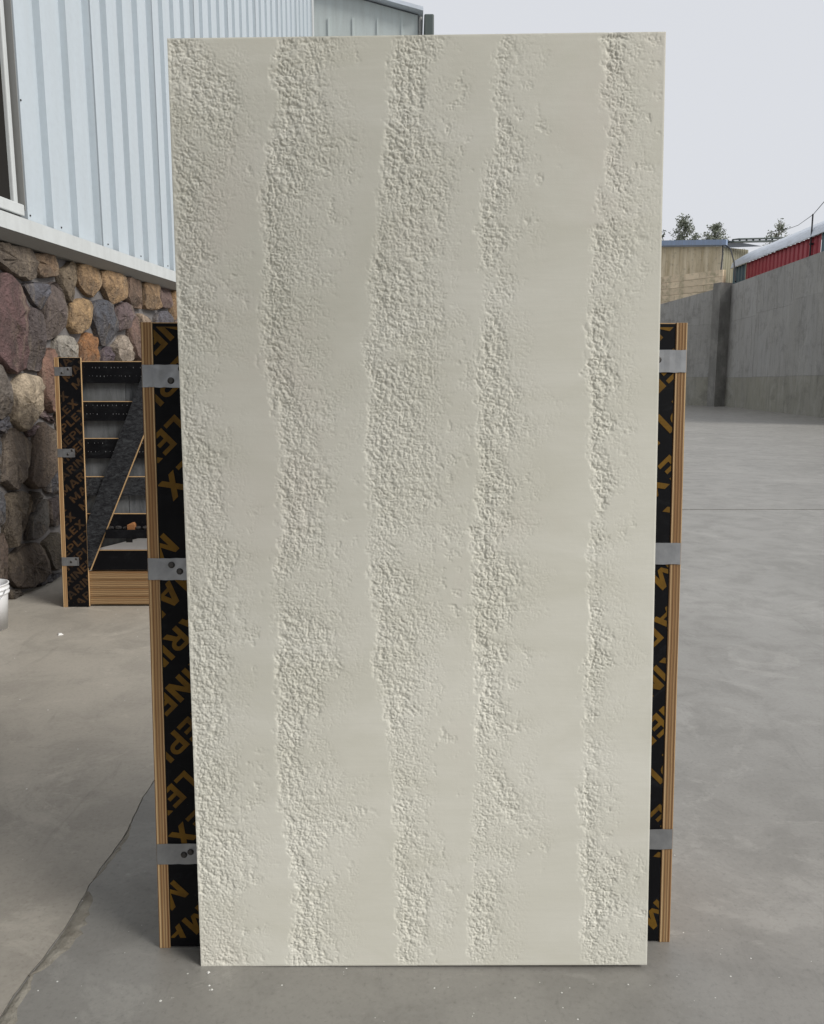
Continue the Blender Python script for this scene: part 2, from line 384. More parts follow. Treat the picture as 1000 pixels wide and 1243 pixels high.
STONES = [
 ([(0.23,2.58),(0.37,2.58),(0.64,2.59),(0.72,2.51),(0.71,2.41),(0.59,2.34),(0.41,2.36),(0.25,2.4),(0.08,2.45),(0.07,2.55)],(120,105,88)),
 ([(0.69,2.56),(0.89,2.6),(1.02,2.61),(1.04,2.43),(0.8,2.39),(0.71,2.41),(0.7,2.49)],(135,106,78)),
 ([(1.09,2.49),(1.29,2.59),(1.36,2.57),(1.37,2.48),(1.24,2.26),(1.16,2.23),(1.09,2.33),(1.05,2.44)],(135,115,88)),
 ([(1.38,2.58),(1.58,2.61),(1.79,2.6),(1.77,2.46),(1.63,2.32),(1.51,2.34),(1.37,2.42)],(165,128,85)),
 ([(1.81,2.59),(2.24,2.61),(2.25,2.38),(1.97,2.28),(1.89,2.38),(1.79,2.45)],(185,143,95)),
 ([(2.3,2.6),(2.71,2.6),(2.71,2.31),(2.47,2.31),(2.3,2.37)],(125,98,78)),
 ([(2.76,2.6),(3.12,2.61),(3.11,2.33),(2.75,2.32)],(145,112,75)),
 ([(3.17,2.6),(3.51,2.58),(3.5,2.4),(3.28,2.36),(3.15,2.37)],(125,98,90)),
 ([(3.55,2.59),(3.74,2.6),(3.76,2.32),(3.53,2.25),(3.51,2.38)],(175,133,85)),
 ([(0.2,2.36),(0.34,2.37),(0.47,2.3),(0.53,2.18),(0.52,2.08),(0.47,1.91),(0.45,1.69),(0.3,1.64),(0.11,1.73),(-0.06,1.88),(-0.04,2.19)],(104,74,72)),
 ([(0.51,2.32),(0.82,2.36),(0.85,2.31),(0.75,2.14),(0.64,2.19)],(86,86,94)),
 ([(0.89,2.36),(0.99,2.39),(1.11,2.32),(1.14,2.17),(1.11,2.05),(0.96,1.96),(0.78,1.91),(0.77,2.03),(0.79,2.17)],(102,88,82)),
 ([(0.57,2.16),(0.66,2.15),(0.75,2.07),(0.75,1.92),(0.68,1.69),(0.63,1.67),(0.46,1.68),(0.49,1.91),(0.53,2.04)],(96,84,82)),
 ([(1.18,2.12),(1.24,2.24),(1.41,2.3),(1.57,2.29),(1.62,2.23),(1.52,2.05),(1.25,1.98),(1.18,2.04)],(185,145,95)),
 ([(1.63,2.29),(1.84,2.33),(1.96,2.24),(2.05,2.04),(1.94,1.96),(1.73,1.9),(1.66,2.03),(1.58,2.15)],(78,80,88)),
 ([(2.08,2.27),(2.29,2.35),(2.47,2.32),(2.48,2.21),(2.3,2.09),(2.11,2.05),(2.03,2.16)],(112,92,92)),
 ([(2.39,2.17),(2.53,2.24),(2.58,2.15),(2.62,1.79),(2.42,1.8),(2.34,1.99)],(132,100,86)),
 ([(2.61,2.27),(2.89,2.23),(3.02,2.14),(2.97,2.08),(2.62,2.06),(2.6,2.18)],(175,148,122)),
 ([(3.05,2.27),(3.28,2.35),(3.47,2.28),(3.54,2.16),(3.42,2.04),(3.06,2.03)],(100,98,106)),
 ([(3.59,2.24),(3.85,2.29),(3.83,2.12),(3.57,2.13)],(170,140,122)),
 ([(0.93,1.93),(1.04,1.97),(1.24,1.96),(1.32,1.89),(1.29,1.79),(1.18,1.76),(0.91,1.78),(0.91,1.87)],(158,150,136)),
 ([(1.34,1.89),(1.47,2.02),(1.6,1.98),(1.68,1.78),(1.65,1.71),(1.31,1.7)],(172,112,62)),
 ([(1.71,1.84),(1.88,1.92),(2.0,1.84),(1.99,1.76),(1.69,1.74)],(100,84,92)),
 ([(1.98,1.91),(2.21,2.04),(2.33,1.99),(2.44,1.86),(2.41,1.79),(2.05,1.76),(1.98,1.88)],(170,152,132)),
 ([(0.72,1.83),(0.81,1.86),(0.92,1.85),(0.92,1.78),(0.86,1.49),(0.88,1.35),(0.74,1.34),(0.67,1.5),(0.68,1.67)],(150,106,86)),
 ([(0.25,1.56),(0.41,1.66),(0.66,1.63),(0.7,1.55),(0.66,1.39),(0.57,1.31),(0.44,1.23),(0.34,1.22),(0.25,1.31),(0.23,1.43)],(188,166,135)),
 ([(0.11,1.73),(0.2,1.6),(0.21,1.43),(0.19,1.37),(0.06,1.32),(-0.08,1.39),(-0.05,1.67)],(112,102,92)),
 ([(0.22,1.27),(0.48,1.13),(0.37,0.95),(0.2,0.8),(0.15,0.8),(0.01,0.89),(0.07,1.05),(0.11,1.18)],(108,94,80)),
 ([(0.63,1.29),(0.82,1.2),(0.81,0.92),(0.58,0.76),(0.45,0.77),(0.33,0.85),(0.49,1.11)],(94,78,64)),
 ([(0.04,1.21),(0.09,1.15),(0.04,1.02),(-0.0,1.01),(-0.11,1.06),(-0.1,1.19)],(88,88,92)),
 ([(0.11,0.78),(0.25,0.79),(0.38,0.74),(0.41,0.67),(0.26,0.48),(0.07,0.37),(0.02,0.5),(0.08,0.68)],(90,78,62)),
 ([(0.65,0.68),(0.63,0.44),(0.4,0.38),(0.3,0.4),(0.38,0.55),(0.46,0.6)],(82,78,72)),
 ([(-0.01,0.83),(0.06,0.74),(0.04,0.59),(-0.05,0.56),(-0.22,0.62),(-0.19,0.81)],(84,86,92)),
 ([(0.06,0.32),(0.24,0.38),(0.42,0.36),(0.51,0.29),(0.53,0.09),(0.44,0.05),(0.25,0.03),(0.12,0.07),(0.03,0.16)],(90,76,62)),
 ([(0.53,0.33),(0.74,0.39),(0.82,0.29),(0.79,0.07),(0.63,0.08),(0.54,0.14)],(78,70,56)),
 ([(-0.06,0.51),(0.01,0.51),(0.03,0.34),(-0.01,0.09),(-0.11,0.12),(-0.28,0.2),(-0.23,0.52)],(92,74,62)),
 ([(0.7,0.66),(0.85,0.66),(0.85,0.43),(0.69,0.43),(0.67,0.53)],(72,62,62)),
 ([(-1.28,1.89),(-1.33,2.0),(-1.45,1.98),(-1.6,1.95),(-1.61,1.8),(-1.58,1.63),(-1.41,1.63),(-1.25,1.63),(-1.26,1.79)],(104,76,72)),
 ([(-1.37,2.57),(-1.39,2.57),(-1.39,2.57),(-1.4,2.57),(-1.61,2.53),(-1.53,2.41),(-1.4,2.37),(-1.23,2.35),(-1.16,2.51)],(112,92,92)),
 ([(5.92,2.28),(5.83,2.56),(5.53,2.57),(5.26,2.47),(5.23,2.18),(5.34,1.98),(5.49,1.75),(5.79,1.79),(5.93,2.03)],(112,92,92)),
 ([(4.33,1.76),(4.3,1.92),(4.13,2.03),(3.98,1.9),(3.88,1.76),(3.94,1.61),(4.06,1.53),(4.2,1.51),(4.33,1.6)],(86,86,94)),
 ([(4.28,0.89),(4.22,1.04),(4.07,1.11),(3.92,1.07),(3.74,0.98),(3.78,0.78),(3.91,0.63),(4.09,0.63),(4.23,0.73)],(86,86,94)),
 ([(5.36,0.92),(5.31,1.18),(5.04,1.13),(4.93,0.99),(4.83,0.88),(4.85,0.71),(4.98,0.58),(5.21,0.51),(5.31,0.72)],(104,76,72)),
 ([(4.04,2.14),(3.82,2.1),(3.8,2.11),(3.78,2.1),(3.58,2.1),(3.59,1.94),(3.73,1.82),(3.91,1.84),(4.01,1.98)],(158,150,136)),
 ([(5.22,2.28),(5.2,2.57),(4.91,2.57),(4.75,2.46),(4.68,2.34),(4.62,2.18),(4.74,2.04),(4.93,1.94),(5.11,2.08)],(104,76,72)),
 ([(8.75,1.68),(8.67,1.9),(8.48,2.09),(8.21,2.02),(8.17,1.76),(8.17,1.58),(8.27,1.39),(8.5,1.31),(8.64,1.5)],(84,78,72)),
 ([(8.21,0.38),(8.05,0.63),(7.72,0.65),(7.54,0.38),(7.54,0.09),(7.8,0.01),(7.94,-0.0),(8.11,-0.0),(8.25,0.16)],(100,86,82)),
 ([(10.91,1.98),(10.79,2.2),(10.54,2.17),(10.39,2.03),(10.34,1.84),(10.33,1.59),(10.55,1.41),(10.84,1.49),(10.95,1.75)],(86,86,94)),
 ([(12.0,1.12),(11.89,1.28),(11.72,1.43),(11.52,1.31),(11.42,1.14),(11.39,0.91),(11.56,0.72),(11.82,0.71),(11.99,0.89)],(120,105,88)),
 ([(6.03,0.76),(5.8,0.94),(5.55,0.99),(5.37,0.86),(5.32,0.66),(5.34,0.47),(5.5,0.34),(5.74,0.32),(5.89,0.5)],(180,142,95)),
 ([(7.77,1.34),(7.64,1.51),(7.38,1.59),(7.29,1.33),(7.25,1.12),(7.25,0.79),(7.58,0.69),(7.87,0.86),(7.92,1.15)],(86,86,94)),
 ([(4.77,1.97),(4.65,2.12),(4.44,2.12),(4.32,1.97),(4.35,1.8),(4.37,1.62),(4.56,1.5),(4.77,1.58),(4.84,1.79)],(180,142,95)),
 ([(8.54,1.16),(8.4,1.32),(8.16,1.38),(7.97,1.21),(7.9,0.95),(8.0,0.69),(8.28,0.6),(8.5,0.75),(8.61,0.95)],(86,86,94)),
 ([(11.99,2.23),(11.96,2.56),(11.63,2.57),(11.44,2.39),(11.41,2.18),(11.36,1.96),(11.55,1.77),(11.78,1.87),(11.94,2.02)],(112,92,92)),
 ([(9.39,0.29),(9.23,0.46),(8.99,0.69),(8.83,0.39),(8.8,0.2),(8.8,0.0),(9.01,0.0),(9.14,0.01),(9.47,0.01)],(86,86,94)),
 ([(9.84,2.56),(9.48,2.56),(9.33,2.57),(9.11,2.57),(9.08,2.35),(9.1,2.1),(9.33,1.94),(9.62,1.99),(9.75,2.25)],(158,150,136)),
 ([(-0.75,0.45),(-0.83,0.54),(-0.91,0.65),(-1.06,0.63),(-1.16,0.52),(-1.1,0.38),(-1.05,0.24),(-0.9,0.26),(-0.79,0.33)],(78,70,60)),
 ([(3.33,1.34),(3.14,1.42),(3.0,1.44),(2.87,1.38),(2.84,1.24),(2.9,1.13),(3.0,1.04),(3.14,1.06),(3.26,1.16)],(84,78,72)),
 ([(9.16,1.32),(9.1,1.57),(8.85,1.78),(8.65,1.5),(8.55,1.32),(8.58,1.12),(8.68,0.84),(9.0,0.81),(9.16,1.08)],(94,78,64)),
 ([(-0.1,2.57),(-0.11,2.57),(-0.12,2.57),(-0.14,2.57),(-0.33,2.52),(-0.25,2.4),(-0.11,2.26),(-0.02,2.45),(0.01,2.54)],(140,108,80)),
 ([(2.25,1.53),(2.28,1.67),(2.15,1.74),(2.0,1.71),(1.91,1.59),(1.94,1.45),(2.04,1.37),(2.17,1.28),(2.24,1.44)],(84,78,72)),
 ([(6.87,0.87),(6.69,1.07),(6.4,1.21),(6.11,1.02),(6.05,0.69),(6.22,0.44),(6.48,0.39),(6.7,0.43),(6.88,0.6)],(94,78,64)),
 ([(1.47,0.49),(1.4,0.58),(1.24,0.68),(1.15,0.53),(1.17,0.38),(1.22,0.27),(1.34,0.18),(1.45,0.28),(1.56,0.38)],(94,78,64)),
 ([(6.48,1.75),(6.44,1.95),(6.24,2.03),(5.97,2.06),(5.85,1.8),(5.94,1.57),(6.06,1.31),(6.38,1.24),(6.52,1.54)],(86,86,94)),
 ([(-0.86,2.33),(-0.95,2.4),(-1.11,2.54),(-1.21,2.36),(-1.22,2.2),(-1.11,2.11),(-1.0,2.05),(-0.88,2.1),(-0.86,2.22)],(84,78,72)),
 ([(4.98,0.54),(4.86,0.68),(4.66,0.68),(4.52,0.56),(4.51,0.37),(4.6,0.22),(4.76,0.16),(4.89,0.26),(5.05,0.36)],(140,108,80)),
 ([(3.72,0.91),(3.67,1.12),(3.48,1.25),(3.28,1.15),(3.27,0.96),(3.29,0.86),(3.32,0.73),(3.48,0.6),(3.63,0.74)],(94,78,64)),
 ([(3.95,0.54),(3.83,0.68),(3.64,0.72),(3.49,0.59),(3.47,0.41),(3.55,0.28),(3.69,0.18),(3.84,0.24),(3.97,0.36)],(120,105,88)),
 ([(1.56,1.02),(1.58,1.16),(1.45,1.22),(1.33,1.17),(1.18,1.1),(1.21,0.94),(1.27,0.77),(1.45,0.84),(1.55,0.9)],(112,92,92)),
 ([(-0.43,1.2),(-0.48,1.34),(-0.63,1.4),(-0.74,1.28),(-0.8,1.16),(-0.78,1.01),(-0.64,0.93),(-0.51,0.99),(-0.4,1.07)],(94,78,64)),
 ([(11.57,0.57),(11.49,0.78),(11.24,0.98),(11.02,0.75),(10.98,0.52),(10.99,0.29),(11.15,0.0),(11.45,0.13),(11.51,0.38)],(94,78,64)),
 ([(7.51,0.25),(7.48,0.57),(7.16,0.71),(6.88,0.54),(6.86,0.27),(6.89,0.08),(7.04,0.0),(7.19,0.01),(7.44,0.0)],(165,112,66)),
 ([(9.73,1.58),(9.73,1.85),(9.46,1.94),(9.15,1.89),(9.12,1.58),(9.18,1.35),(9.35,1.16),(9.63,1.12),(9.72,1.39)],(120,105,88)),
 ([(1.28,1.72),(1.22,1.75),(1.17,1.74),(1.08,1.74),(0.97,1.65),(1.07,1.54),(1.18,1.48),(1.28,1.56),(1.39,1.63)],(158,150,136)),
 ([(7.27,2.57),(7.01,2.57),(6.96,2.57),(6.92,2.57),(6.61,2.57),(6.66,2.33),(6.85,2.19),(7.11,2.13),(7.25,2.36)],(86,86,94)),
 ([(3.82,1.64),(3.74,1.79),(3.59,1.91),(3.42,1.82),(3.33,1.68),(3.32,1.5),(3.41,1.29),(3.65,1.27),(3.75,1.48)],(100,86,82)),
 ([(1.21,0.86),(1.15,1.05),(0.94,1.05),(0.89,0.86),(0.88,0.77),(0.88,0.65),(0.98,0.5),(1.15,0.57),(1.24,0.71)],(84,78,72)),
 ([(-1.14,0.9),(-1.18,1.0),(-1.29,1.06),(-1.38,0.98),(-1.45,0.88),(-1.46,0.73),(-1.34,0.58),(-1.15,0.61),(-1.14,0.8)],(94,78,64)),
 ([(5.96,1.48),(5.85,1.74),(5.55,1.73),(5.41,1.5),(5.32,1.28),(5.41,1.05),(5.66,0.99),(5.98,0.93),(6.07,1.24)],(94,78,64)),
 ([(-0.08,1.37),(-0.16,1.46),(-0.26,1.55),(-0.4,1.52),(-0.47,1.39),(-0.42,1.26),(-0.36,1.1),(-0.19,1.12),(-0.1,1.24)],(84,78,72)),
 ([(-0.71,1.42),(-0.78,1.56),(-0.93,1.64),(-1.1,1.58),(-1.1,1.4),(-1.05,1.3),(-0.99,1.19),(-0.83,1.13),(-0.76,1.28)],(84,78,72)),
 ([(9.75,0.92),(9.58,1.12),(9.3,1.14),(9.11,0.94),(9.04,0.69),(9.21,0.52),(9.41,0.3),(9.68,0.41),(9.76,0.67)],(120,105,88)),
 ([(11.09,1.13),(10.96,1.34),(10.71,1.44),(10.42,1.34),(10.42,1.05),(10.48,0.81),(10.69,0.71),(10.95,0.66),(11.09,0.89)],(94,78,64)),
 ([(4.19,0.08),(4.11,0.21),(3.94,0.3),(3.81,0.17),(3.76,0.02),(3.97,0.0),(3.98,-0.0),(3.99,-0.0),(4.0,0.0)],(158,150,136)),
 ([(-1.08,0.26),(-1.13,0.39),(-1.26,0.55),(-1.4,0.4),(-1.44,0.27),(-1.43,0.15),(-1.36,0.0),(-1.2,0.01),(-1.08,0.12)],(90,76,62)),
 ([(-0.34,1.68),(-0.41,1.82),(-0.53,1.97),(-0.67,1.83),(-0.72,1.72),(-0.79,1.6),(-0.7,1.46),(-0.53,1.43),(-0.42,1.54)],(112,92,92)),
 ([(-0.49,2.57),(-0.56,2.57),(-0.6,2.57),(-0.68,2.57),(-0.71,2.49),(-0.68,2.39),(-0.57,2.32),(-0.48,2.41),(-0.39,2.49)],(158,150,136)),
 ([(2.3,0.38),(2.2,0.5),(2.09,0.59),(1.94,0.56),(1.93,0.41),(1.94,0.32),(1.98,0.21),(2.1,0.18),(2.19,0.27)],(90,76,62)),
 ([(10.36,2.16),(10.22,2.34),(9.93,2.5),(9.76,2.23),(9.7,1.96),(9.88,1.76),(10.09,1.71),(10.31,1.77),(10.35,1.97)],(158,150,136)),
 ([(3.46,0.35),(3.42,0.54),(3.22,0.55),(3.13,0.4),(3.09,0.31),(3.11,0.22),(3.18,0.14),(3.32,0.09),(3.4,0.21)],(158,150,136)),
 ([(10.27,0.26),(10.05,0.39),(9.76,0.47),(9.55,0.24),(9.75,-0.0),(9.91,0.01),(9.94,-0.0),(9.97,-0.0),(10.27,-0.0)],(112,92,92)),
 ([(8.36,2.42),(8.14,2.57),(7.94,2.57),(7.72,2.57),(7.66,2.35),(7.72,2.16),(7.86,2.01),(8.1,1.98),(8.3,2.15)],(86,86,94)),
 ([(1.85,1.05),(1.78,1.14),(1.63,1.22),(1.59,1.05),(1.57,0.94),(1.63,0.84),(1.74,0.72),(1.84,0.85),(1.87,0.95)],(86,86,92)),
 ([(4.5,0.52),(4.39,0.66),(4.21,0.69),(4.07,0.58),(3.98,0.43),(4.07,0.28),(4.2,0.15),(4.36,0.24),(4.5,0.34)],(86,86,94)),
 ([(3.48,2.0),(3.26,2.01),(3.22,2.02),(3.17,2.02),(3.07,1.99),(3.07,1.88),(3.16,1.81),(3.3,1.71),(3.4,1.84)],(84,78,72)),
 ([(10.42,0.94),(10.28,1.15),(10.04,1.08),(9.8,1.01),(9.78,0.76),(9.83,0.5),(10.08,0.41),(10.33,0.49),(10.43,0.71)],(140,108,80)),
 ([(11.41,2.39),(11.28,2.57),(11.07,2.56),(10.84,2.5),(10.78,2.26),(10.9,2.05),(11.09,1.86),(11.35,1.94),(11.39,2.2)],(94,78,64)),
 ([(2.42,0.78),(2.36,0.89),(2.22,0.92),(2.15,0.8),(2.14,0.71),(2.13,0.58),(2.24,0.48),(2.42,0.49),(2.42,0.67)],(90,76,62)),
 ([(-1.36,0.52),(-1.44,0.67),(-1.61,0.74),(-1.6,0.48),(-1.61,0.46),(-1.61,0.44),(-1.61,0.35),(-1.48,0.25),(-1.42,0.39)],(78,70,60)),
 ([(7.72,2.09),(7.67,2.28),(7.48,2.56),(7.25,2.32),(7.13,2.12),(7.12,1.87),(7.29,1.64),(7.57,1.7),(7.7,1.9)],(140,108,80)),
 ([(-0.58,0.76),(-0.63,0.9),(-0.78,0.95),(-0.85,0.79),(-0.88,0.69),(-0.84,0.6),(-0.76,0.5),(-0.6,0.49),(-0.56,0.65)],(84,78,72)),
 ([(2.49,1.78),(2.49,1.79),(2.48,1.79),(2.47,1.79),(2.44,1.79),(2.29,1.7),(2.41,1.64),(2.53,1.58),(2.61,1.68)],(120,105,88)),
 ([(6.6,2.5),(6.39,2.56),(6.24,2.57),(6.01,2.57),(5.93,2.34),(6.0,2.09),(6.26,2.06),(6.47,2.09),(6.6,2.27)],(94,78,64)),
 ([(-0.74,0.1),(-0.77,0.22),(-0.9,0.24),(-1.04,0.19),(-1.09,0.05),(-0.92,0.01),(-0.87,-0.0),(-0.84,0.01),(-0.71,0.0)],(94,78,64)),
 ([(7.27,1.4),(7.23,1.66),(6.96,1.67),(6.79,1.54),(6.57,1.38),(6.67,1.13),(6.85,0.92),(7.18,0.86),(7.24,1.2)],(165,112,66)),
 ([(-0.29,0.33),(-0.26,0.46),(-0.4,0.54),(-0.51,0.43),(-0.47,0.29),(-0.44,0.18),(-0.33,0.1),(-0.29,0.27),(-0.28,0.3)],(90,76,62)),
 ([(2.91,1.66),(2.88,1.76),(2.78,1.84),(2.66,1.79),(2.62,1.68),(2.58,1.55),(2.7,1.48),(2.84,1.39),(2.91,1.55)],(165,112,66)),
 ([(4.57,1.36),(4.48,1.53),(4.3,1.55),(4.16,1.46),(4.14,1.32),(4.14,1.19),(4.23,1.05),(4.39,1.11),(4.51,1.2)],(104,76,72)),
 ([(1.89,1.6),(1.78,1.73),(1.63,1.68),(1.47,1.63),(1.51,1.47),(1.54,1.33),(1.67,1.24),(1.8,1.34),(1.89,1.45)],(158,150,136)),
 ([(3.24,0.06),(3.15,0.14),(3.05,0.25),(2.96,0.14),(2.93,0.04),(3.03,0.0),(3.06,0.0),(3.08,0.0),(3.11,-0.0)],(94,78,64)),
 ([(-0.98,1.95),(-1.03,2.05),(-1.16,2.12),(-1.28,2.03),(-1.25,1.9),(-1.24,1.79),(-1.17,1.59),(-0.98,1.67),(-0.98,1.85)],(104,76,72)),
 ([(-0.05,1.69),(-0.04,1.84),(-0.16,1.81),(-0.26,1.74),(-0.3,1.62),(-0.2,1.53),(-0.09,1.44),(-0.08,1.64),(-0.06,1.65)],(94,78,64)),
 ([(0.53,0.74),(0.48,0.74),(0.44,0.76),(0.43,0.72),(0.43,0.69),(0.39,0.59),(0.47,0.64),(0.51,0.66),(0.6,0.69)],(78,70,60)),
 ([(-0.11,0.58),(-0.12,0.58),(-0.13,0.58),(-0.16,0.59),(-0.31,0.55),(-0.15,0.55),(-0.13,0.54),(-0.12,0.54),(-0.03,0.54)],(78,70,60)),
 ([(1.92,0.35),(1.91,0.47),(1.81,0.62),(1.67,0.51),(1.59,0.39),(1.63,0.26),(1.7,0.15),(1.83,0.18),(1.92,0.25)],(78,70,60)),
 ([(-1.24,2.27),(-1.37,2.34),(-1.5,2.37),(-1.61,2.28),(-1.61,2.16),(-1.61,2.02),(-1.47,1.99),(-1.35,2.02),(-1.25,2.11)],(112,92,92)),
 ([(2.67,0.25),(2.68,0.43),(2.51,0.47),(2.34,0.41),(2.38,0.24),(2.4,0.14),(2.46,0.01),(2.61,0.02),(2.64,0.16)],(94,78,64)),
 ([(0.01,0.96),(-0.01,0.99),(-0.05,1.02),(-0.21,1.08),(-0.23,0.94),(-0.14,0.86),(-0.06,0.86),(-0.01,0.88),(-0.0,0.93)],(84,78,72)),
 ([(9.06,2.39),(8.95,2.56),(8.75,2.57),(8.5,2.57),(8.38,2.33),(8.49,2.09),(8.69,1.93),(9.01,1.85),(9.08,2.17)],(120,105,88)),
 ([(-1.36,1.19),(-1.48,1.24),(-1.61,1.29),(-1.6,1.13),(-1.61,1.07),(-1.6,0.99),(-1.51,0.79),(-1.42,0.97),(-1.37,1.07)],(140,108,80)),
 ([(5.63,0.18),(5.48,0.33),(5.29,0.49),(5.08,0.37),(5.11,0.15),(5.14,0.02),(5.26,0.01),(5.34,0.01),(5.51,0.0)],(120,105,88)),
 ([(-0.23,0.85),(-0.27,1.01),(-0.43,1.03),(-0.54,0.93),(-0.58,0.82),(-0.55,0.72),(-0.49,0.54),(-0.33,0.6),(-0.26,0.73)],(90,76,62)),
 ([(2.07,0.05),(2.01,0.15),(1.9,0.19),(1.8,0.12),(1.72,0.03),(1.9,0.0),(1.91,-0.0),(1.91,-0.0),(1.93,-0.0)],(86,86,92)),
 ([(-1.42,0.09),(-1.48,0.22),(-1.61,0.15),(-1.61,0.04),(-1.61,0.02),(-1.6,0.01),(-1.59,-0.0),(-1.57,0.0),(-1.5,-0.0)],(86,86,92)),
 ([(6.29,0.26),(6.14,0.52),(5.85,0.41),(5.69,0.23),(5.66,-0.0),(5.94,0.0),(5.99,-0.0),(6.05,0.01),(6.28,0.03)],(94,78,64)),
 ([(0.62,0.06),(0.61,0.07),(0.59,0.09),(0.56,0.08),(0.39,0.01),(0.56,-0.0),(0.61,-0.0),(0.65,0.0),(0.84,0.02)],(86,86,92)),
 ([(-0.18,2.27),(-0.27,2.39),(-0.4,2.45),(-0.5,2.34),(-0.54,2.25),(-0.54,2.15),(-0.49,1.96),(-0.34,2.08),(-0.27,2.16)],(158,150,136)),
 ([(10.94,0.56),(10.74,0.68),(10.49,0.75),(10.36,0.51),(10.28,0.28),(10.39,0.01),(10.68,-0.0),(11.01,0.01),(10.96,0.34)],(165,112,66)),
 ([(4.44,2.36),(4.38,2.47),(4.26,2.57),(4.08,2.56),(4.01,2.39),(4.03,2.22),(4.13,2.06),(4.34,2.04),(4.48,2.18)],(180,142,95)),
 ([(2.11,1.29),(2.01,1.36),(1.87,1.4),(1.79,1.29),(1.78,1.17),(1.84,1.09),(1.93,1.0),(2.07,1.03),(2.13,1.16)],(86,86,94)),
 ([(-0.03,0.05),(-0.12,0.09),(-0.18,0.14),(-0.29,0.13),(-0.39,0.03),(-0.18,0.0),(-0.18,-0.0),(-0.17,-0.0),(-0.15,-0.0)],(94,78,64)),
 ([(1.22,0.21),(1.17,0.32),(1.08,0.48),(0.9,0.43),(0.86,0.26),(0.84,0.12),(0.94,0.01),(1.08,0.0),(1.25,0.04)],(78,70,60)),
 ([(3.14,0.55),(3.04,0.64),(2.9,0.67),(2.8,0.56),(2.74,0.42),(2.86,0.33),(2.97,0.24),(3.08,0.34),(3.12,0.43)],(84,78,72)),
 ([(8.84,0.51),(8.72,0.78),(8.44,0.69),(8.24,0.55),(8.25,0.31),(8.29,0.05),(8.55,-0.0),(8.76,0.1),(8.8,0.3)],(140,108,80)),
 ([(12.0,0.31),(12.0,0.51),(11.81,0.68),(11.59,0.57),(11.54,0.36),(11.48,0.16),(11.64,0.0),(11.86,0.01),(12.0,0.14)],(86,86,94)),
 ([(-1.17,1.5),(-1.29,1.61),(-1.43,1.61),(-1.6,1.6),(-1.61,1.43),(-1.54,1.31),(-1.44,1.25),(-1.32,1.26),(-1.26,1.36)],(104,76,72)),
 ([(10.84,2.57),(10.52,2.57),(10.48,2.57),(10.43,2.57),(10.18,2.57),(10.22,2.37),(10.35,2.2),(10.58,2.21),(10.78,2.33)],(112,92,92)),
 ([(4.7,0.98),(4.63,1.1),(4.49,1.16),(4.37,1.07),(4.28,0.94),(4.31,0.77),(4.45,0.64),(4.64,0.69),(4.78,0.81)],(104,76,72)),
 ([(2.38,0.13),(2.35,0.25),(2.22,0.29),(2.13,0.19),(2.09,0.09),(2.15,0.0),(2.24,0.0),(2.3,0.01),(2.42,0.02)],(78,70,60)),
 ([(2.51,1.12),(2.46,1.23),(2.35,1.27),(2.21,1.29),(2.15,1.16),(2.14,1.02),(2.25,0.93),(2.38,0.9),(2.51,0.97)],(86,86,94)),
 ([(2.73,0.79),(2.67,0.89),(2.52,0.95),(2.45,0.8),(2.44,0.69),(2.44,0.52),(2.6,0.46),(2.75,0.53),(2.77,0.68)],(86,86,92)),
 ([(2.82,1.32),(2.74,1.42),(2.63,1.49),(2.54,1.4),(2.5,1.31),(2.49,1.21),(2.54,1.05),(2.7,1.08),(2.81,1.18)],(120,105,88)),
 ([(5.13,1.28),(4.98,1.43),(4.79,1.56),(4.6,1.41),(4.6,1.21),(4.66,1.08),(4.75,0.94),(4.91,1.01),(5.01,1.11)],(100,86,82)),
 ([(-0.64,1.89),(-0.7,1.99),(-0.8,2.06),(-0.92,2.05),(-0.96,1.93),(-0.96,1.83),(-0.94,1.66),(-0.77,1.67),(-0.71,1.8)],(100,86,82)),
 ([(5.48,1.69),(5.37,1.89),(5.21,2.13),(4.98,1.96),(4.86,1.79),(4.84,1.58),(4.99,1.45),(5.21,1.27),(5.39,1.48)],(104,76,72)),
 ([(4.66,0.06),(4.59,0.21),(4.42,0.26),(4.28,0.17),(4.21,0.04),(4.42,0.0),(4.43,-0.0),(4.43,-0.0),(4.45,-0.0)],(120,105,88)),
 ([(1.15,1.43),(1.07,1.53),(0.91,1.59),(0.92,1.39),(0.88,1.32),(0.89,1.19),(1.02,1.06),(1.17,1.17),(1.15,1.32)],(94,78,64)),
 ([(6.85,0.21),(6.73,0.42),(6.5,0.36),(6.31,0.24),(6.31,0.02),(6.55,0.0),(6.61,-0.0),(6.66,0.0),(6.88,0.02)],(112,92,92)),
 ([(3.28,0.85),(3.25,0.96),(3.11,1.02),(3.01,0.93),(2.99,0.81),(2.99,0.69),(3.1,0.62),(3.25,0.58),(3.3,0.73)],(78,70,60)),
 ([(3.06,2.01),(2.97,2.06),(2.91,2.06),(2.83,2.06),(2.68,1.99),(2.77,1.87),(2.87,1.8),(2.99,1.82),(3.05,1.91)],(120,105,88)),
 ([(1.68,0.15),(1.61,0.27),(1.48,0.27),(1.38,0.19),(1.28,0.07),(1.44,0.01),(1.51,-0.0),(1.57,0.0),(1.7,0.03)],(78,70,60)),
 ([(3.94,2.57),(3.79,2.56),(3.77,2.54),(3.76,2.54),(3.76,2.53),(3.76,2.52),(3.77,2.52),(3.77,2.52),(4.0,2.42)],(112,92,92)),
 ([(11.6,1.62),(11.45,1.82),(11.2,1.87),(10.97,1.74),(10.9,1.49),(11.02,1.28),(11.19,1.0),(11.44,1.21),(11.55,1.4)],(100,86,82)),
 ([(3.74,0.12),(3.61,0.21),(3.45,0.25),(3.36,0.12),(3.37,-0.0),(3.51,0.0),(3.51,-0.0),(3.52,0.0),(3.55,-0.0)],(104,76,72)),
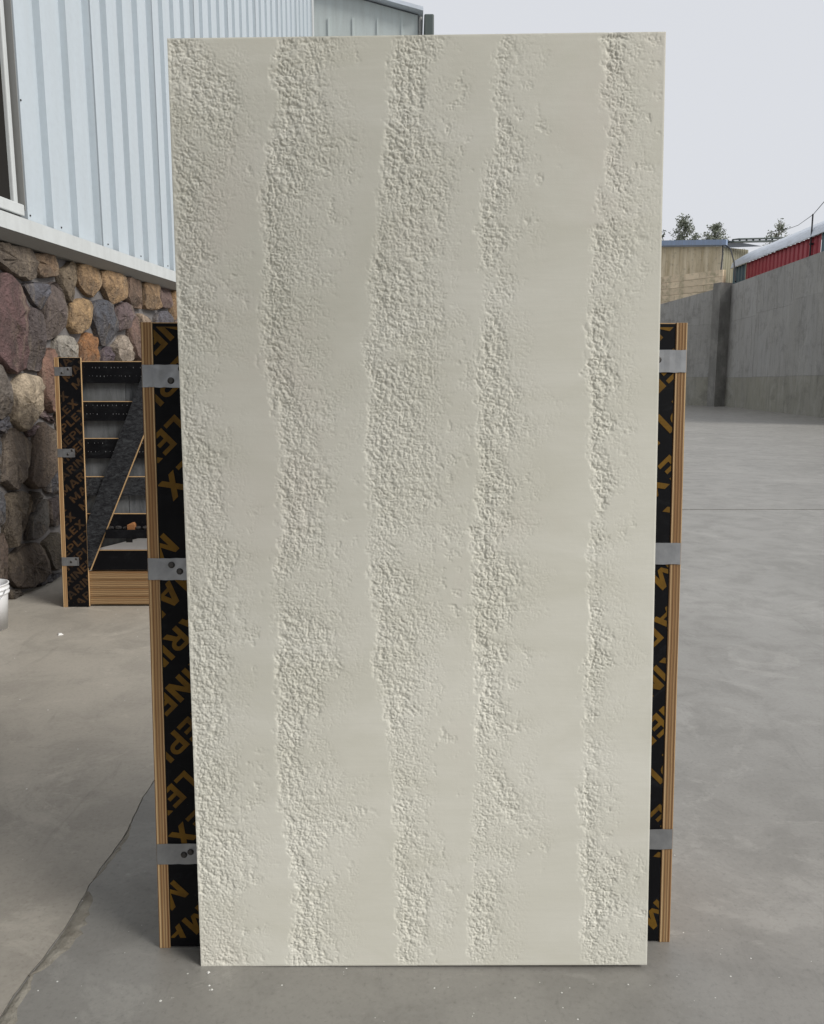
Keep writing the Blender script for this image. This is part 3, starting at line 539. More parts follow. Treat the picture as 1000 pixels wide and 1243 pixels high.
 ([(-0.82,0.92),(-0.84,1.09),(-1.01,1.07),(-1.1,0.97),(-1.12,0.87),(-1.11,0.77),(-1.03,0.65),(-0.9,0.7),(-0.86,0.81)],(86,86,92)),
 ([(3.01,0.99),(2.92,1.08),(2.79,1.12),(2.67,1.03),(2.68,0.9),(2.73,0.81),(2.81,0.65),(2.95,0.74),(2.98,0.87)],(84,78,72)),
 ([(3.32,1.65),(3.2,1.75),(3.11,1.82),(2.99,1.8),(2.93,1.7),(2.93,1.59),(2.98,1.47),(3.12,1.44),(3.31,1.46)],(94,78,64)),
 ([(-0.07,1.98),(-0.07,2.11),(-0.18,2.24),(-0.3,2.1),(-0.37,2.03),(-0.43,1.89),(-0.35,1.74),(-0.19,1.82),(-0.09,1.87)],(112,92,92)),
 ([(0.15,0.04),(0.15,0.05),(0.14,0.05),(0.13,0.06),(0.01,0.07),(0.05,-0.0),(0.12,0.0),(0.15,0.0),(0.2,-0.0)],(78,70,60)),
 ([(1.5,1.4),(1.47,1.54),(1.33,1.57),(1.24,1.49),(1.18,1.41),(1.18,1.3),(1.23,1.14),(1.38,1.21),(1.51,1.26)],(158,150,136)),
 ([(4.12,1.35),(4.09,1.48),(3.96,1.57),(3.8,1.53),(3.72,1.38),(3.67,1.19),(3.84,1.07),(4.01,1.12),(4.11,1.23)],(100,86,82)),
 ([(2.15,0.86),(2.12,1.01),(1.96,0.99),(1.89,0.9),(1.84,0.8),(1.81,0.64),(1.96,0.59),(2.1,0.64),(2.12,0.76)],(78,70,60)),
 ([(7.04,2.06),(6.84,2.19),(6.6,2.22),(6.45,2.02),(6.48,1.82),(6.52,1.62),(6.73,1.51),(6.91,1.66),(7.11,1.81)],(94,78,64)),
 ([(-0.56,2.23),(-0.6,2.33),(-0.71,2.39),(-0.82,2.33),(-0.84,2.22),(-0.85,2.11),(-0.75,2.05),(-0.61,1.97),(-0.56,2.12)],(165,112,66)),
 ([(0.19,1.27),(0.18,1.35),(0.11,1.33),(0.06,1.31),(-0.06,1.28),(0.08,1.23),(0.1,1.22),(0.12,1.23),(0.13,1.24)],(86,86,94)),
 ([(-0.47,0.23),(-0.5,0.35),(-0.63,0.46),(-0.75,0.34),(-0.76,0.2),(-0.72,0.12),(-0.66,0.01),(-0.53,0.0),(-0.44,0.11)],(84,78,72)),
 ([(2.94,0.18),(2.88,0.29),(2.73,0.4),(2.68,0.2),(2.65,0.11),(2.68,0.0),(2.78,-0.0),(2.87,0.01),(2.92,0.08)],(90,76,62)),
 ([(0.59,1.26),(0.47,1.23),(0.45,1.22),(0.42,1.22),(0.44,1.19),(0.45,1.19),(0.45,1.18),(0.47,1.17),(0.51,1.18)],(112,92,92)),
 ([(0.79,1.33),(0.75,1.32),(0.74,1.33),(0.69,1.37),(0.62,1.33),(0.72,1.3),(0.73,1.29),(0.76,1.28),(0.87,1.25)],(112,92,92)),
 ([(10.36,1.48),(10.2,1.66),(9.99,1.72),(9.77,1.66),(9.75,1.44),(9.71,1.23),(9.88,1.05),(10.1,1.13),(10.36,1.21)],(180,142,95)),
 ([(12.0,1.63),(12.0,1.68),(11.87,1.92),(11.71,1.78),(11.64,1.57),(11.79,1.41),(11.96,1.26),(12.0,1.58),(12.0,1.61)],(112,92,92)),
 ([(-0.72,2.56),(-0.83,2.56),(-0.85,2.57),(-0.87,2.57),(-0.98,2.57),(-1.01,2.46),(-0.91,2.4),(-0.8,2.38),(-0.73,2.47)],(140,108,80)),
 ([(0.16,2.41),(0.13,2.41),(0.12,2.42),(0.11,2.41),(-0.02,2.4),(-0.07,2.24),(0.11,2.33),(0.14,2.36),(0.18,2.37)],(180,142,95)),
 ([(8.14,1.71),(8.13,1.95),(7.89,1.99),(7.7,1.88),(7.6,1.71),(7.65,1.52),(7.79,1.37),(8.03,1.3),(8.15,1.52)],(140,108,80)),
 ([(-1.03,1.22),(-1.08,1.32),(-1.2,1.43),(-1.28,1.29),(-1.34,1.19),(-1.31,1.07),(-1.2,1.02),(-1.09,1.02),(-0.99,1.11)],(84,78,72)),
 ([(1.76,0.68),(1.66,0.78),(1.56,0.87),(1.44,0.82),(1.31,0.74),(1.4,0.62),(1.46,0.53),(1.59,0.42),(1.68,0.55)],(94,78,64)),
 ([(0.87,0.79),(0.87,0.91),(0.75,0.85),(0.72,0.82),(0.7,0.8),(0.62,0.74),(0.69,0.7),(0.76,0.69),(0.87,0.69)],(86,86,92)),
 ([(4.6,2.57),(4.57,2.57),(4.56,2.57),(4.56,2.57),(4.36,2.57),(4.41,2.44),(4.5,2.26),(4.67,2.37),(4.74,2.49)],(140,108,80)),
 ([(5.09,0.06),(5.07,0.23),(4.9,0.23),(4.78,0.15),(4.69,0.02),(4.92,0.0),(4.92,-0.0),(4.93,-0.0),(4.95,-0.0)],(158,150,136)),
 ([(2.57,1.55),(2.45,1.6),(2.32,1.66),(2.28,1.52),(2.26,1.43),(2.27,1.32),(2.39,1.29),(2.48,1.34),(2.52,1.42)],(86,86,94)),
]
# ------------------------------------------------------------ ground
def poly_slab(name, pts, z, thick, m):
    n = len(pts)
    mb = MB()
    mb.add([(x, y, z) for x, y in pts] + [(x, y, z - thick) for x, y in pts],
           [tuple(range(n))] + [(i, i + n, (i + 1) % n + n, (i + 1) % n) for i in range(n)])
    o = mb.build(name, m)
    bm = bmesh.new(); bm.from_mesh(o.data); bmesh.ops.recalc_face_normals(bm, faces=bm.faces); bm.to_mesh(o.data); bm.free()
    return tag(o, kind='structure')

tag(MB().add([(-400, -400, -0.02), (400, -400, -0.02), (400, 400, -0.02), (-400, 400, -0.02)], [(0, 1, 2, 3)]).build('ground', JOINT), kind='structure')
# the slabs meet along a ragged crack that runs parallel to the building
crack = []
y = -6.0
while y < 10.2:
    x = -1.045 + 0.012 * math.sin(y * 3.1) + 0.006 * math.sin(y * 11.7 + 1) + random.uniform(-0.0025, 0.0025)
    if y > 3.2: x += (y - 3.2) * 0.06
    crack.append((x, y)); y += 0.03
wid = [0.0010 + 0.0011 * max(0, math.sin(p[1] * 2.3 + 0.6)) + random.uniform(0, 0.0007) for p in crack]
JY = 10.17
left = [(p[0] - w_, p[1]) for p, w_ in zip(crack, wid)]
right = [(p[0] + w_, p[1]) for p, w_ in zip(crack, wid)]
cx_end = crack[-1][0]
poly_slab('apron_slab', [(-60, -6.0)] + left + [(cx_end, 60), (-60, 60)], 0.0, 0.018, APRON)
poly_slab('yard_slab', right + [(cx_end + 0.006, JY), (60, JY), (60, -6.0)], 0.0, 0.018, YARD)
poly_slab('yard_slab', [(cx_end + 0.006, JY + 0.05), (60, JY + 0.05), (60, 120), (-60, 120), (-60, 60.01), (cx_end + 0.006, 60.01)], 0.0, 0.018, YARD)
poly_slab('yard_slab', [(-60, -6.02), (60, -6.02), (60, -60), (-60, -60)], 0.0, 0.018, YARD)

# crumbled repair strip beside the crack
def patch(y0, y1, w0, side=1):
    a, b = [], []
    yy = y0
    while yy < y1:
        t = (yy - y0) / (y1 - y0)
        env = math.sin(math.pi * t) ** 0.5
        x = -1.045 + 0.012 * math.sin(yy * 3.1) + 0.006 * math.sin(yy * 11.7 + 1)
        a.append((x + 0.004 * side, yy))
        b.append((x + side * (w0 * env * random.uniform(0.65, 1.1)), yy))
        yy += 0.022
    return a, b
for y0, y1, w0 in ((1.62, 2.04, 0.050), (2.02, 2.40, 0.062), (2.46, 2.80, 0.022)):
    a, b = patch(y0, y1, w0)
    n = len(a)
    mb = MB()
    vs_ = []
    for i in range(n):
        for t in (0, 0.3, 0.65, 1):
            vs_.append((a[i][0] * (1 - t) + b[i][0] * t, a[i][1], 0.002 + (0.0015 * random.random() + 0.001 if 0 < t < 1 else -0.002)))
    mb.add(vs_, [(4 * i + k, 4 * i + k + 1, 4 * i + k + 5, 4 * i + k + 4) for i in range(n - 1) for k in range(3)])
    tag(mb.build('crack_repair', PATCH), kind='structure')

mb = MB()
def chip(x, y, s):
    a0 = random.uniform(0, 6.28)
    k = random.choice([4, 5])
    top = [(x + s * random.uniform(0.3, 0.8) * math.cos(a0 + 6.28 * i / k), y + s * random.uniform(0.3, 0.8) * math.sin(a0 + 6.28 * i / k), s * random.uniform(0.25, 0.5)) for i in range(k)]
    bot = [(x + s * random.uniform(0.8, 1.1) * math.cos(a0 + 6.28 * i / k), y + s * random.uniform(0.8, 1.1) * math.sin(a0 + 6.28 * i / k), 0.0005) for i in range(k)]
    mb.add(top + bot, [tuple(range(k))] + [(i, i + k, (i + 1) % k + k, (i + 1) % k) for i in range(k)])
for i in range(120):
    x = random.gauss(0.15, 0.55); y = random.uniform(1.55, 2.25)
    chip(x, y, random.choice([0.0012, 0.0016, 0.002, 0.003]))
for x, y, s in ((-0.56, 2.035, 0.006), (-0.535, 1.97, 0.004), (-0.545, 1.985, 0.004), (-0.66, 1.93, 0.004), (-0.615, 2.03, 0.003), (0.80, 2.2, 0.003), (0.61, 2.07, 0.004),
                (0.87, 2.02, 0.003), (0.55, 1.72, 0.004), (-0.96, 2.0, 0.003), (-1.03, 2.35, 0.003), (0.9, 2.6, 0.003), (0.72, 1.83, 0.003)):
    chip(x, y, s)
for i in range(50):
    chip(random.uniform(-2.8, -1.2), random.uniform(2.0, 6.0), random.choice([0.002, 0.003, 0.004]))
tag(mb.build('debris_chips', CHIP), kind='stuff')
mb = MB(); chip(-2.245, 5.07, 0.022)
tag(mb.build('plaster_scrap', CHIP), 'small white scrap of plaster lying on the bare concrete in front of the far rack', 'scrap')

# ------------------------------------------------------------ factory building on the left
WD = Vector((0.0836, 0.9965, 0)).normalized()           # along the wall
WN = Vector((0.9965, -0.0836, 0)).normalized()          # out of the wall
P0 = Vector((-2.952, 5.868, 0))
building = empty('factory_building', P0, (0, 0, math.atan2(WD.y, WD.x)))
tag(building, 'white ribbed metal factory building standing on a fieldstone base along the left side', 'building')
# building local axes: x along the wall (away from camera), y into the wall (negative = out), z up
CS = -float(WD.dot(P0))                                  # foot of the camera on the wall line
def so(s, off): return CS + (s - CS) * (3.43 - off) / 3.43
def zo(z, off): return CAM_H + (z - CAM_H) * (3.43 - off) / 3.43
S0, S1, HT = -9.0, 11.9, 10.0
base = MB().box(S0, S1, 0.045, 0.30, 0, zo(2.6, -0.05)).build('stone_base', MORTAR, building)
def stone_mesh(poly):
    p = [Vector((a, b)) for a, b in poly]
    area = sum(p[i].x * p[(i + 1) % len(p)].y - p[(i + 1) % len(p)].x * p[i].y for i in range(len(p)))
    if area < 0: p.reverse()
    q = []
    for i in range(len(p)):
        a, b = p[i], p[(i + 1) % len(p)]
        if (a - b).length < 0.012: continue
        q += [a * 0.87 + b * 0.13, a * 0.5 + b * 0.5 + Vector((random.uniform(-1, 1), random.uniform(-1, 1))) * (a - b).length * 0.035, a * 0.13 + b * 0.87]
    c = sum(q, Vector((0, 0))) / len(q)
    size = sum((v - c).length for v in q) / len(q)
    d = min(0.085, 0.035 + size * 0.28) * random.uniform(0.85, 1.15)
    tx, tz = random.uniform(-0.12, 0.12), random.uniform(-0.12, 0.12)
    vs_, fs = [], []
    rings = ((1.0, 0.0), (1.0, 0.62), (0.94, 0.92), (0.66, 1.0), (0.30, 1.0))
    n = len(q)
    jit = [random.uniform(-0.05, 0.04) for _ in range(n)]
    ca, ck = random.uniform(0, 6.28), random.uniform(0.0, 0.45)
    for k, (r, h) in enumerate(rings):
        for i, v in enumerate(q):
            e = c + (v - c) * (r * (1 + (jit[i] if 2 <= k else 0)))
            dd = (e - c)
            cut = max(0.0, (dd.x * math.cos(ca) + dd.y * math.sin(ca)) - size * 0.25) * ck     # a split face across one side
            hh = d * h + (random.uniform(-0.013, 0.011) + dd.x * tx + dd.y * tz - cut if k >= 2 else 0)
            vs_.append((e.x - c.x, 0.05 - hh, e.y - c.y))
    vs_.append((0, 0.05 - d * 1.03, 0))
    for k in range(len(rings) - 1):
        for i in range(n):
            j = (i + 1) % n
            fs.append((k * n + i, k * n + j, (k + 1) * n + j, (k + 1) * n + i))
    k = len(rings) - 1
    for i in range(n): fs.append((k * n + i, k * n + (i + 1) % n, len(vs_) - 1))
    mb = MB().add(vs_, fs)
    me = mb.mesh('stone', STONE, True)
    me.set_sharp_from_angle(angle=R(38))
    return me, c
for poly, col in STONES:
    me, c = stone_mesh(poly)
    o = bpy.data.objects.new('stone', me)
    o.location = (c.x, 0, c.y)
    k = random.uniform(0.85, 1.15)
    g_ = sum(col) / 3
    o.color = (*lin([g_ + (v - g_) * 0.78 + 8 for v in col], k * 1.30), 1)
    link(o, base)
# flashing over the stones: pale front lip and grey folded underside
zl0, zl1 = zo(2.685, 0.14), zo(2.80, 0.14)
mb = MB().add([(S0, -0.14, zl0), (S1, -0.14, zl0), (S1, -0.14, zl1), (S0, -0.14, zl1), (S0, -0.055, zl1 + 0.03), (S1, -0.055, zl1 + 0.03)], [(0, 1, 2, 3), (3, 2, 5, 4)])
mb.build('flashing_lip', WHITE, building)
mb = MB().add([(S0, -0.139, zl0 - 0.002), (S1, -0.139, zl0 - 0.002), (S1, -0.03, zo(2.595, 0.03)), (S0, -0.03, zo(2.595, 0.03)), (S0, 0.04, zo(2.595, 0.03)), (S1, 0.04, zo(2.595, 0.03))], [(0, 3, 2, 1), (3, 4, 5, 2)])
mb.build('flashing_underside', GREYTRIM, building)
# ribbed sheets
ZB = zo(2.80, 0.05)
def sheet(s0, s1, z0, z1, pitch=0.3575):
    prof = []
    n = max(1, round((s1 - s0) / pitch)); p = (s1 - s0) / n
    for k in range(n):
        b = s0 + k * p
        e0 = 0.030 if k == 0 else 0.0
        prof += [(b + e0, -0.050), (b + p * 0.60, -0.050), (b + p * 0.62, 0.006), (b + p * 0.968, 0.006), (b + p * 0.980, -0.050)]
    prof.append((s1 - 0.004, -0.050)); prof.append((s1 - 0.004, 0.008)); prof.insert(0, (s0 + 0.030, 0.008))
    m_ = len(prof)
    mb = MB().add([(x, y, z0) for x, y in prof] + [(x, y, z1) for x, y in prof], [(i, i + 1, i + 1 + m_, i + m_) for i in range(m_ - 1)])
    return mb
WX0, WX1, WZ0, WZ1 = -1.4, so(0.60, 0.05), zo(2.86, 0.05), 5.4
xs = [so(v, 0.05) for v in (0.60, 1.864, 3.30, 4.62, 5.99, 7.42, 8.85, 10.28, 11.71)]
for a, b in zip(xs[:-1], xs[1:]):
    sheet(a, b, ZB, HT).build('siding_sheet', SIDING, building)
a = WX0
while a > S0:
    sheet(a - 1.43, a, ZB, HT).build('siding_sheet', SIDING, building); a -= 1.43
sheet(WX0, WX1, WZ1 + 0.03, HT).build('siding_sheet', SIDING, building)
MB().box(S0, xs[-1], 0.010, 0.10, zo(2.6, -0.05) + 0.002, HT - 0.02).build('siding_backing', JOINT, building)
MB().box(xs[-1], xs[-1] + 0.12, -0.07, 0.12, 0, HT).build('corner_trim', WHITE, building)
MB().box(S0, S1 + 0.1, -0.35, 6.0, HT, HT + 0.15).build('roof', GREYTRIM, building)
MB().box(S0, S1, 5.8, 6.0, 0, HT - 0.01).build('back_wall', SIDING, building)
MB().box(S1 - 0.12, S1 - 0.02, 0.301, 5.79, 0, HT - 0.02).build('end_wall', SIDING, building)
# fasteners along the sheet feet
scr = MB().tube([(0, 0, 0), (0, -0.006, 0)], 0.007, 8).mesh('fastener', SCREW)
for s_, z_ in ((so(0.66, 0.05), ZB + 0.035), (so(0.64, 0.05), 3.62), (so(1.13, 0.05), ZB + 0.03), (so(1.98, 0.05), ZB + 0.03), (so(2.72, 0.05), ZB + 0.03), (so(3.44, 0.05), ZB + 0.03)):
    o = bpy.data.objects.new('fastener', scr); o.location = (s_, -0.0505, z_); link(o, building)
# window in the ribbed wall
win = MB().box(WX0, WX1, 0.030, 0.045, WZ0, WZ1).build('window', PANE, building)
MB().box(WX1 - 0.005, WX1 + 0.004, -0.052, 0.029, WZ0, WZ1).build('jamb', GREYTRIM, win)
MB().box(WX0 - 0.004, WX0 + 0.005, -0.052, 0.029, WZ0, WZ1).build('jamb', GREYTRIM, win)
MB().box(WX1 - 0.085, WX1 - 0.035, -0.02, 0.029, WZ0 + 0.03, WZ1).build('mullion', WHITE, win, bevel=0.008)
MB().box(WX0 + 0.35, WX0 + 0.40, -0.02, 0.029, WZ0 + 0.03, WZ1).build('mullion', WHITE, win, bevel=0.008)
MB().box(WX0 - 0.02, WX1 - 0.055, -0.075, 0.029, WZ0 - 0.05, WZ0 + 0.028).build('sill', WHITE, win, bevel=0.006)
MB().box(WX0, WX1, -0.052, 0.0, WZ1 + 0.002, WZ1 + 0.028).build('lintel_trim', WHITE, win)

# unseen roof on posts, added to shade the panel's top and near yard
def local(x, y, z):
    v = Vector((x, y, z)) - P0
    return Vector((v.dot(WD), -v.dot(WN), v.z))
aw = MB()
A = [local(*p) for p in ((-3.25, -5.0, 4.0), (2.5, -5.0, 3.85), (2.5, 1.05, 3.85), (-2.72, 1.05, 4.0))]
aw.add([p for p in A] + [p + Vector((0, 0, 0.06)) for p in A], [(0, 3, 2, 1), (4, 5, 6, 7), (0, 1, 5, 4), (1, 2, 6, 5), (2, 3, 7, 6), (3, 0, 4, 7)])
awo = aw.build('added_shade_roof', GREYTRIM, building)
for px_, py_ in ((2.4, -4.9), (2.4, 0.9)):
    q = local(px_, py_, 0)
    MB().tube([q, q + Vector((0, 0, 3.86))], 0.05, 10).build('shade_roof_post', GREYTRIM, awo, True)

# grey building beyond the far end of the factory
gb = empty('grey_shed', (0.13, 20.0, 0))
tag(gb, 'grey green sheet metal shed with sloping roof edge behind the factory', 'shed')
mb = MB().add([(-9, 0, 0), (0, 0, 0), (0, 0, 9.66), (-9, 0, 12.0), (-9, 14, 0), (0, 14, 0), (0, 14, 9.66), (-9, 14, 12.0)],
              [(0, 1, 2, 3), (1, 5, 6, 2), (5, 4, 7, 6), (4, 0, 3, 7)])
mb.build('wall', GREENGREY, gb)
MB().add([(-9.2, -0.25, 12.08), (0.12, -0.25, 9.66), (0.12, 14.2, 9.66), (-9.2, 14.2, 12.08), (-9.2, -0.25, 12.16), (0.12, -0.25, 9.74), (0.12, 14.2, 9.74), (-9.2, 14.2, 12.16)],
         [(0, 3, 2, 1), (4, 5, 6, 7), (0, 1, 5, 4), (1, 2, 6, 5), (2, 3, 7, 6), (3, 0, 4, 7)]).build('roof', PALEROOF, gb)
rib = MB().box(-0.02, 0.02, -0.03, -0.002, 0, 9.6).mesh('seam', GREENGREY)
for i in range(9):
    o = bpy.data.objects.new('seam', rib); o.location = (-0.35 - i * 0.55, 0, 0); link(o, gb)
MB().box(0.14, 0.36, -0.2, 14.0, 9.1, 9.62).build('gutter', DARKGREEN, gb, bevel=0.03)
MB().tube([(0.06, -0.05, 0), (0.06, -0.05, 9.6)], 0.045, 10).build('downpipe', GREYTRIM, gb, True)

# ------------------------------------------------------------ concrete yard wall
rw = empty('retaining_wall', (19.2, 47.5, 0))
tag(rw, 'tall stained grey concrete yard wall with a pillar closing the right side', 'wall')
line = [(16.35, 28.5, 7.0), (17.29, 34.76, 7.0), (18.7, 50.2, 7.1), (15.6, 54.5, 6.3), (8.0, 62.0, 6.3), (-16.0, 66.0, 6.3)]
for i in range(len(line) - 1):
    (x0, y0, h0), (x1, y1, h1) = line[i], line[i + 1]
    L = math.hypot(x1 - x0, y1 - y0)
    ang = math.atan2(y1 - y0, x1 - x0)
    M = Matrix.Translation((x0 - 19.2, y0 - 47.5, 0)) @ Matrix.Rotation(ang, 4, 'Z')
    MB().box(-0.05, L + 0.05, -0.30, -0.145, 0, min(h0, h1) - 0.05, M).build('wall_core', RETAIN, rw).color = (*lin((96, 95, 92)), 1)
    np_ = max(1, round(L / 4.6))
    for k in range(np_):
        a, b = L * k / np_, L * (k + 1) / np_
        ha, hb = h0 + (h1 - h0) * k / np_, h0 + (h1 - h0) * (k + 1) / np_
        cuts = [0.0, 1.75 + random.uniform(-.05, .05), 5.1 + random.uniform(-.25, .25), None]
        for r in range(3):
            z0a = cuts[r] + (0.008 if r else 0)
            z1 = cuts[r + 1]
            g = 0.010
            pa, pb = (z1 if z1 else ha), (z1 if z1 else hb)
            jx = 0.0 if r != 1 else random.uniform(-0.02, 0.02)
            py = -0.10 + random.uniform(0.0, 0.012) - 0.01 * r
            mb = MB()
            q = [(a + g, -0.28, z0a), (b - g, -0.28, z0a), (b - g, py, z0a), (a + g, py, z0a), (a + g, -0.28, pa), (b - g, -0.28, pb), (b - g, py, pb), (a + g, py, pa)]
            mb.add([M @ Vector(v) for v in q], [(0, 3, 2, 1), (4, 5, 6, 7), (0, 1, 5, 4), (1, 2, 6, 5), (2, 3, 7, 6), (3, 0, 4, 7)])
            o = mb.build('wall_panel', RETAIN, rw)
            base_c = (140, 138, 126) if r == 0 else (158, 157, 154)
            kk = random.uniform(0.86, 1.08)
            o.color = (*lin(base_c, kk), 1)
MBp = MB().box(-0.80, 0.02, -0.30, 0.35, 0, 7.2, Matrix.Translation((-0.5, 2.7, 0)) @ Matrix.Rotation(R(20), 4, 'Z'))
o = MBp.build('pillar', RETAIN, rw); o.color = (*lin((108, 107, 104)), 1)

# ------------------------------------------------------------ block wall and beige building behind
bw = empty('block_wall', (18.75, 51.2, 0))
tag(bw, 'pinkish beige block wall rising just behind the concrete wall', 'wall')
bw.rotation_euler = (0, 0, math.atan2(54.5 - 50.2, 15.6 - 18.7))
MB().box(0, 10.0, -0.22, -0.05, 0, 8.12).build('core', BLOCK, bw).color = (*lin((190, 172, 144)), 1)
for r in range(6):
    x = -0.7 * (r % 2)
    while x < 9.6:
        w_ = random.choice((1.0, 1.35, 1.7))
        a, b = max(0.0, x), min(10.0, x + w_)
        o = MB().box(a + 0.008, b - 0.008, -0.05, 0.085, 0.008, 0.392).build('block', BLOCK, bw)
        o.location = (0, random.uniform(-0.012, 0.012), 5.72 + r * 0.40)
        kk = random.uniform(0.86, 1.08)
        o.color = (*lin((222, 204, 176), kk), 1)
        x += w_
be = empty('beige_building', (20.4, 56.0, 0))
tag(be, 'weathered beige sheet metal building with a pale blue roof edge', 'building')
def ribbed(ax, ay, bx, by, h0, h1, pitch, d, z0=0.0):
    prof = []
    L = math.hypot(bx - ax, by - ay)
    e = Vector(((bx - ax) / L, (by - ay) / L, 0)); nn = Vector((-e.y, e.x, 0))
    n = round(L / pitch); pitch = L / n
    for k in range(n):
        prof += [(k * pitch, 0), (k * pitch + pitch * 0.7, 0), (k * pitch + pitch * 0.78, d), (k * pitch + pitch * 0.92, d)]
    prof.append((L, 0))
    m_ = len(prof)
    P = lambda x, y: Vector((ax, ay, 0)) + e * x + nn * y
    return MB().add([P(x, y) + Vector((0, 0, z0)) for x, y in prof] + [P(x, y) + Vector((0, 0, h0 + (h1 - h0) * x / L)) for x, y in prof], [(i, i + m_, i + 1 + m_, i + 1) for i in range(m_ - 1)])
ribbed(0, 0, -7.2, 6.0, 10.2, 11.0, 0.5, -0.04).build('wall', BEIGE, be)
ribbed(3.4, 4.5, 0.01, 0.01, 10.65, 10.15, 0.5, 0.04).build('side_wall', OLIVE, be)
def fascia(a, b, h, m_, name, t=0.10):
    a, b = Vector(a), Vector(b)
    d = (b - a).normalized(); nn = Vector((d.y, -d.x, 0)).normalized() * t
    up = Vector((0, 0, h))
    mb = MB().add([a, b, b + nn, a + nn, a + up, b + up, b + nn + up, a + nn + up], [(0, 1, 2, 3), (4, 7, 6, 5), (0, 4, 5, 1), (1, 5, 6, 2), (2, 6, 7, 3), (3, 7, 4, 0)])
    return mb.build(name, m_, be)
fascia((0.15, -0.25, 10.22), (-7.5, 6.1, 11.08), 0.34, BLUE, 'roof_edge', -0.3)
MB().add([(0.1, -0.2, 10.56), (-7.5, 6.1, 11.42), (-2.5, 13, 11.8), (5.2, 6.5, 11.2)], [(0, 3, 2, 1)]).build('roof', BLUE, be)
fascia((0.2, 0.0, 10.40), (5.4, 5.0, 11.25), 0.10, DARKGREEN, 'canopy_beam', 0.5)
fascia((0.6, 0.2, 10.62), (5.8, 5.2, 11.50), 0.07, DARKGREEN, 'canopy_beam', 0.5)
for k in range(7):
    t = 0.06 + k * 0.14
    MB().box(-0.05, 0.05, -0.05, 0.05, 0, 0.2).build('canopy_post', DARKGREEN, be, loc=(0.4 + 5.2 * t, 0.1 + 5.0 * t, 10.44 + 0.85 * t))
tag(MB().tube([(20.3, 55.9, 10.2), (20.0, 55.0, 9.6), (19.0, 52.4, 8.2), (18.4, 50.9, 7.0)], 0.045).build('black_cable', BLACK),
    'black cable slanting down from the blue roof corner to the concrete wall', 'cable')
tag(MB().tube([(20.6, 56.2, 10.3), (20.3, 54.5, 9.8), (19.7, 52.2, 8.7), (19.1, 50.2, 7.3)], 0.045).build('black_cable', BLACK),
    'black cable hanging in front of the teal end of the red shed', 'cable')

# ------------------------------------------------------------ red shed behind the concrete wall
rs = empty('red_shed', (20.2, 42.0, 0))
tag(rs, 'long shed with red ribbed sheets and a pale curved roof behind the wall', 'shed')
def sideribs(y0, y1, z0, z1, pitch):
    prof = []
    n = round((y1 - y0) / pitch)
    for k in range(n):
        b = y0 + k * pitch
        prof += [(0.0, b), (0.0, b + pitch * 0.55), (0.09, b + pitch * 0.64), (0.09, b + pitch * 0.9)]
    prof.append((0, y1))
    m_ = len(prof)
    q = [(x + 0.046 * y, y) for x, y in prof]
    return MB().add([(x, y, z0) for x, y in q] + [(x, y, z1) for x, y in q], [(i, i + m_, i + 1 + m_, i + 1) for i in range(m_ - 1)])
sideribs(0.3, 10.8, 0, 8.72, 0.56).build('red_wall', REDSHEET, rs)
sideribs(10.85, 13.2, 0, 8.72, 0.56).build('teal_wall', TEAL, rs)
sideribs(-14.0, 0.25, 0, 8.72, 0.56).build('teal_wall', TEAL, rs)
prof = [(-0.18, 8.70), (-0.12, 8.95), (0.0, 9.15), (0.3, 9.32), (0.9, 9.66), (1.8, 10.05), (3.0, 10.45), (5.0, 10.65), (7.0, 10.2), (8.6, 8.9)]
for k in range(9):
    y0, y1 = -14 + k * 3.02 + 0.01, -14 + (k + 1) * 3.02 - 0.01
    mb = MB()
    m_ = len(prof)
    mb.add([(x + 0.046 * y0, y0, z) for x, z in prof] + [(x + 0.046 * y1, y1, z) for x, z in prof] +
           [(x + 0.046 * y0, y0, z - 0.04) for x, z in prof] + [(x + 0.046 * y1, y1, z - 0.04) for x, z in prof],
           [(i, i + 1, i + 1 + m_, i + m_) for i in range(m_ - 1)] + [(i + 2 * m_, i + 3 * m_, i + 1 + 3 * m_, i + 1 + 2 * m_) for i in range(m_ - 1)] + [(0, m_, 3 * m_, 2 * m_)])
    mb.build('roof_sheet', PALEROOF, rs, True)
MB().box(8.2, 8.3, -14, 13.1, 0, 8.8).build('back_wall', TEAL, rs)
pole = empty('antenna_pole', (20.12, 43.2, 6.5))
tag(pole, 'thin dark pole standing up from the edge of the pale curved roof', 'pole')
MB().tube([(0, 0, 0), (0, 0, 3.3)], 0.04, 8).build('mast', BLACK, pole)
MB().box(-0.05, 0.12, -0.05, 0.05, 1.8, 1.9).build('bracket', BLACK, pole)
tag(MB().tube([(15.6, 32.0, 8.5), (20.14, 43.2, 9.78), (23.2, 51.6, 10.75), (26.2, 60, 11.95), (29, 70, 13.4)], 0.016).build('overhead_wire', BLACK), 'thin overhead wire strung past the dark pole above the curved roof', 'wire')

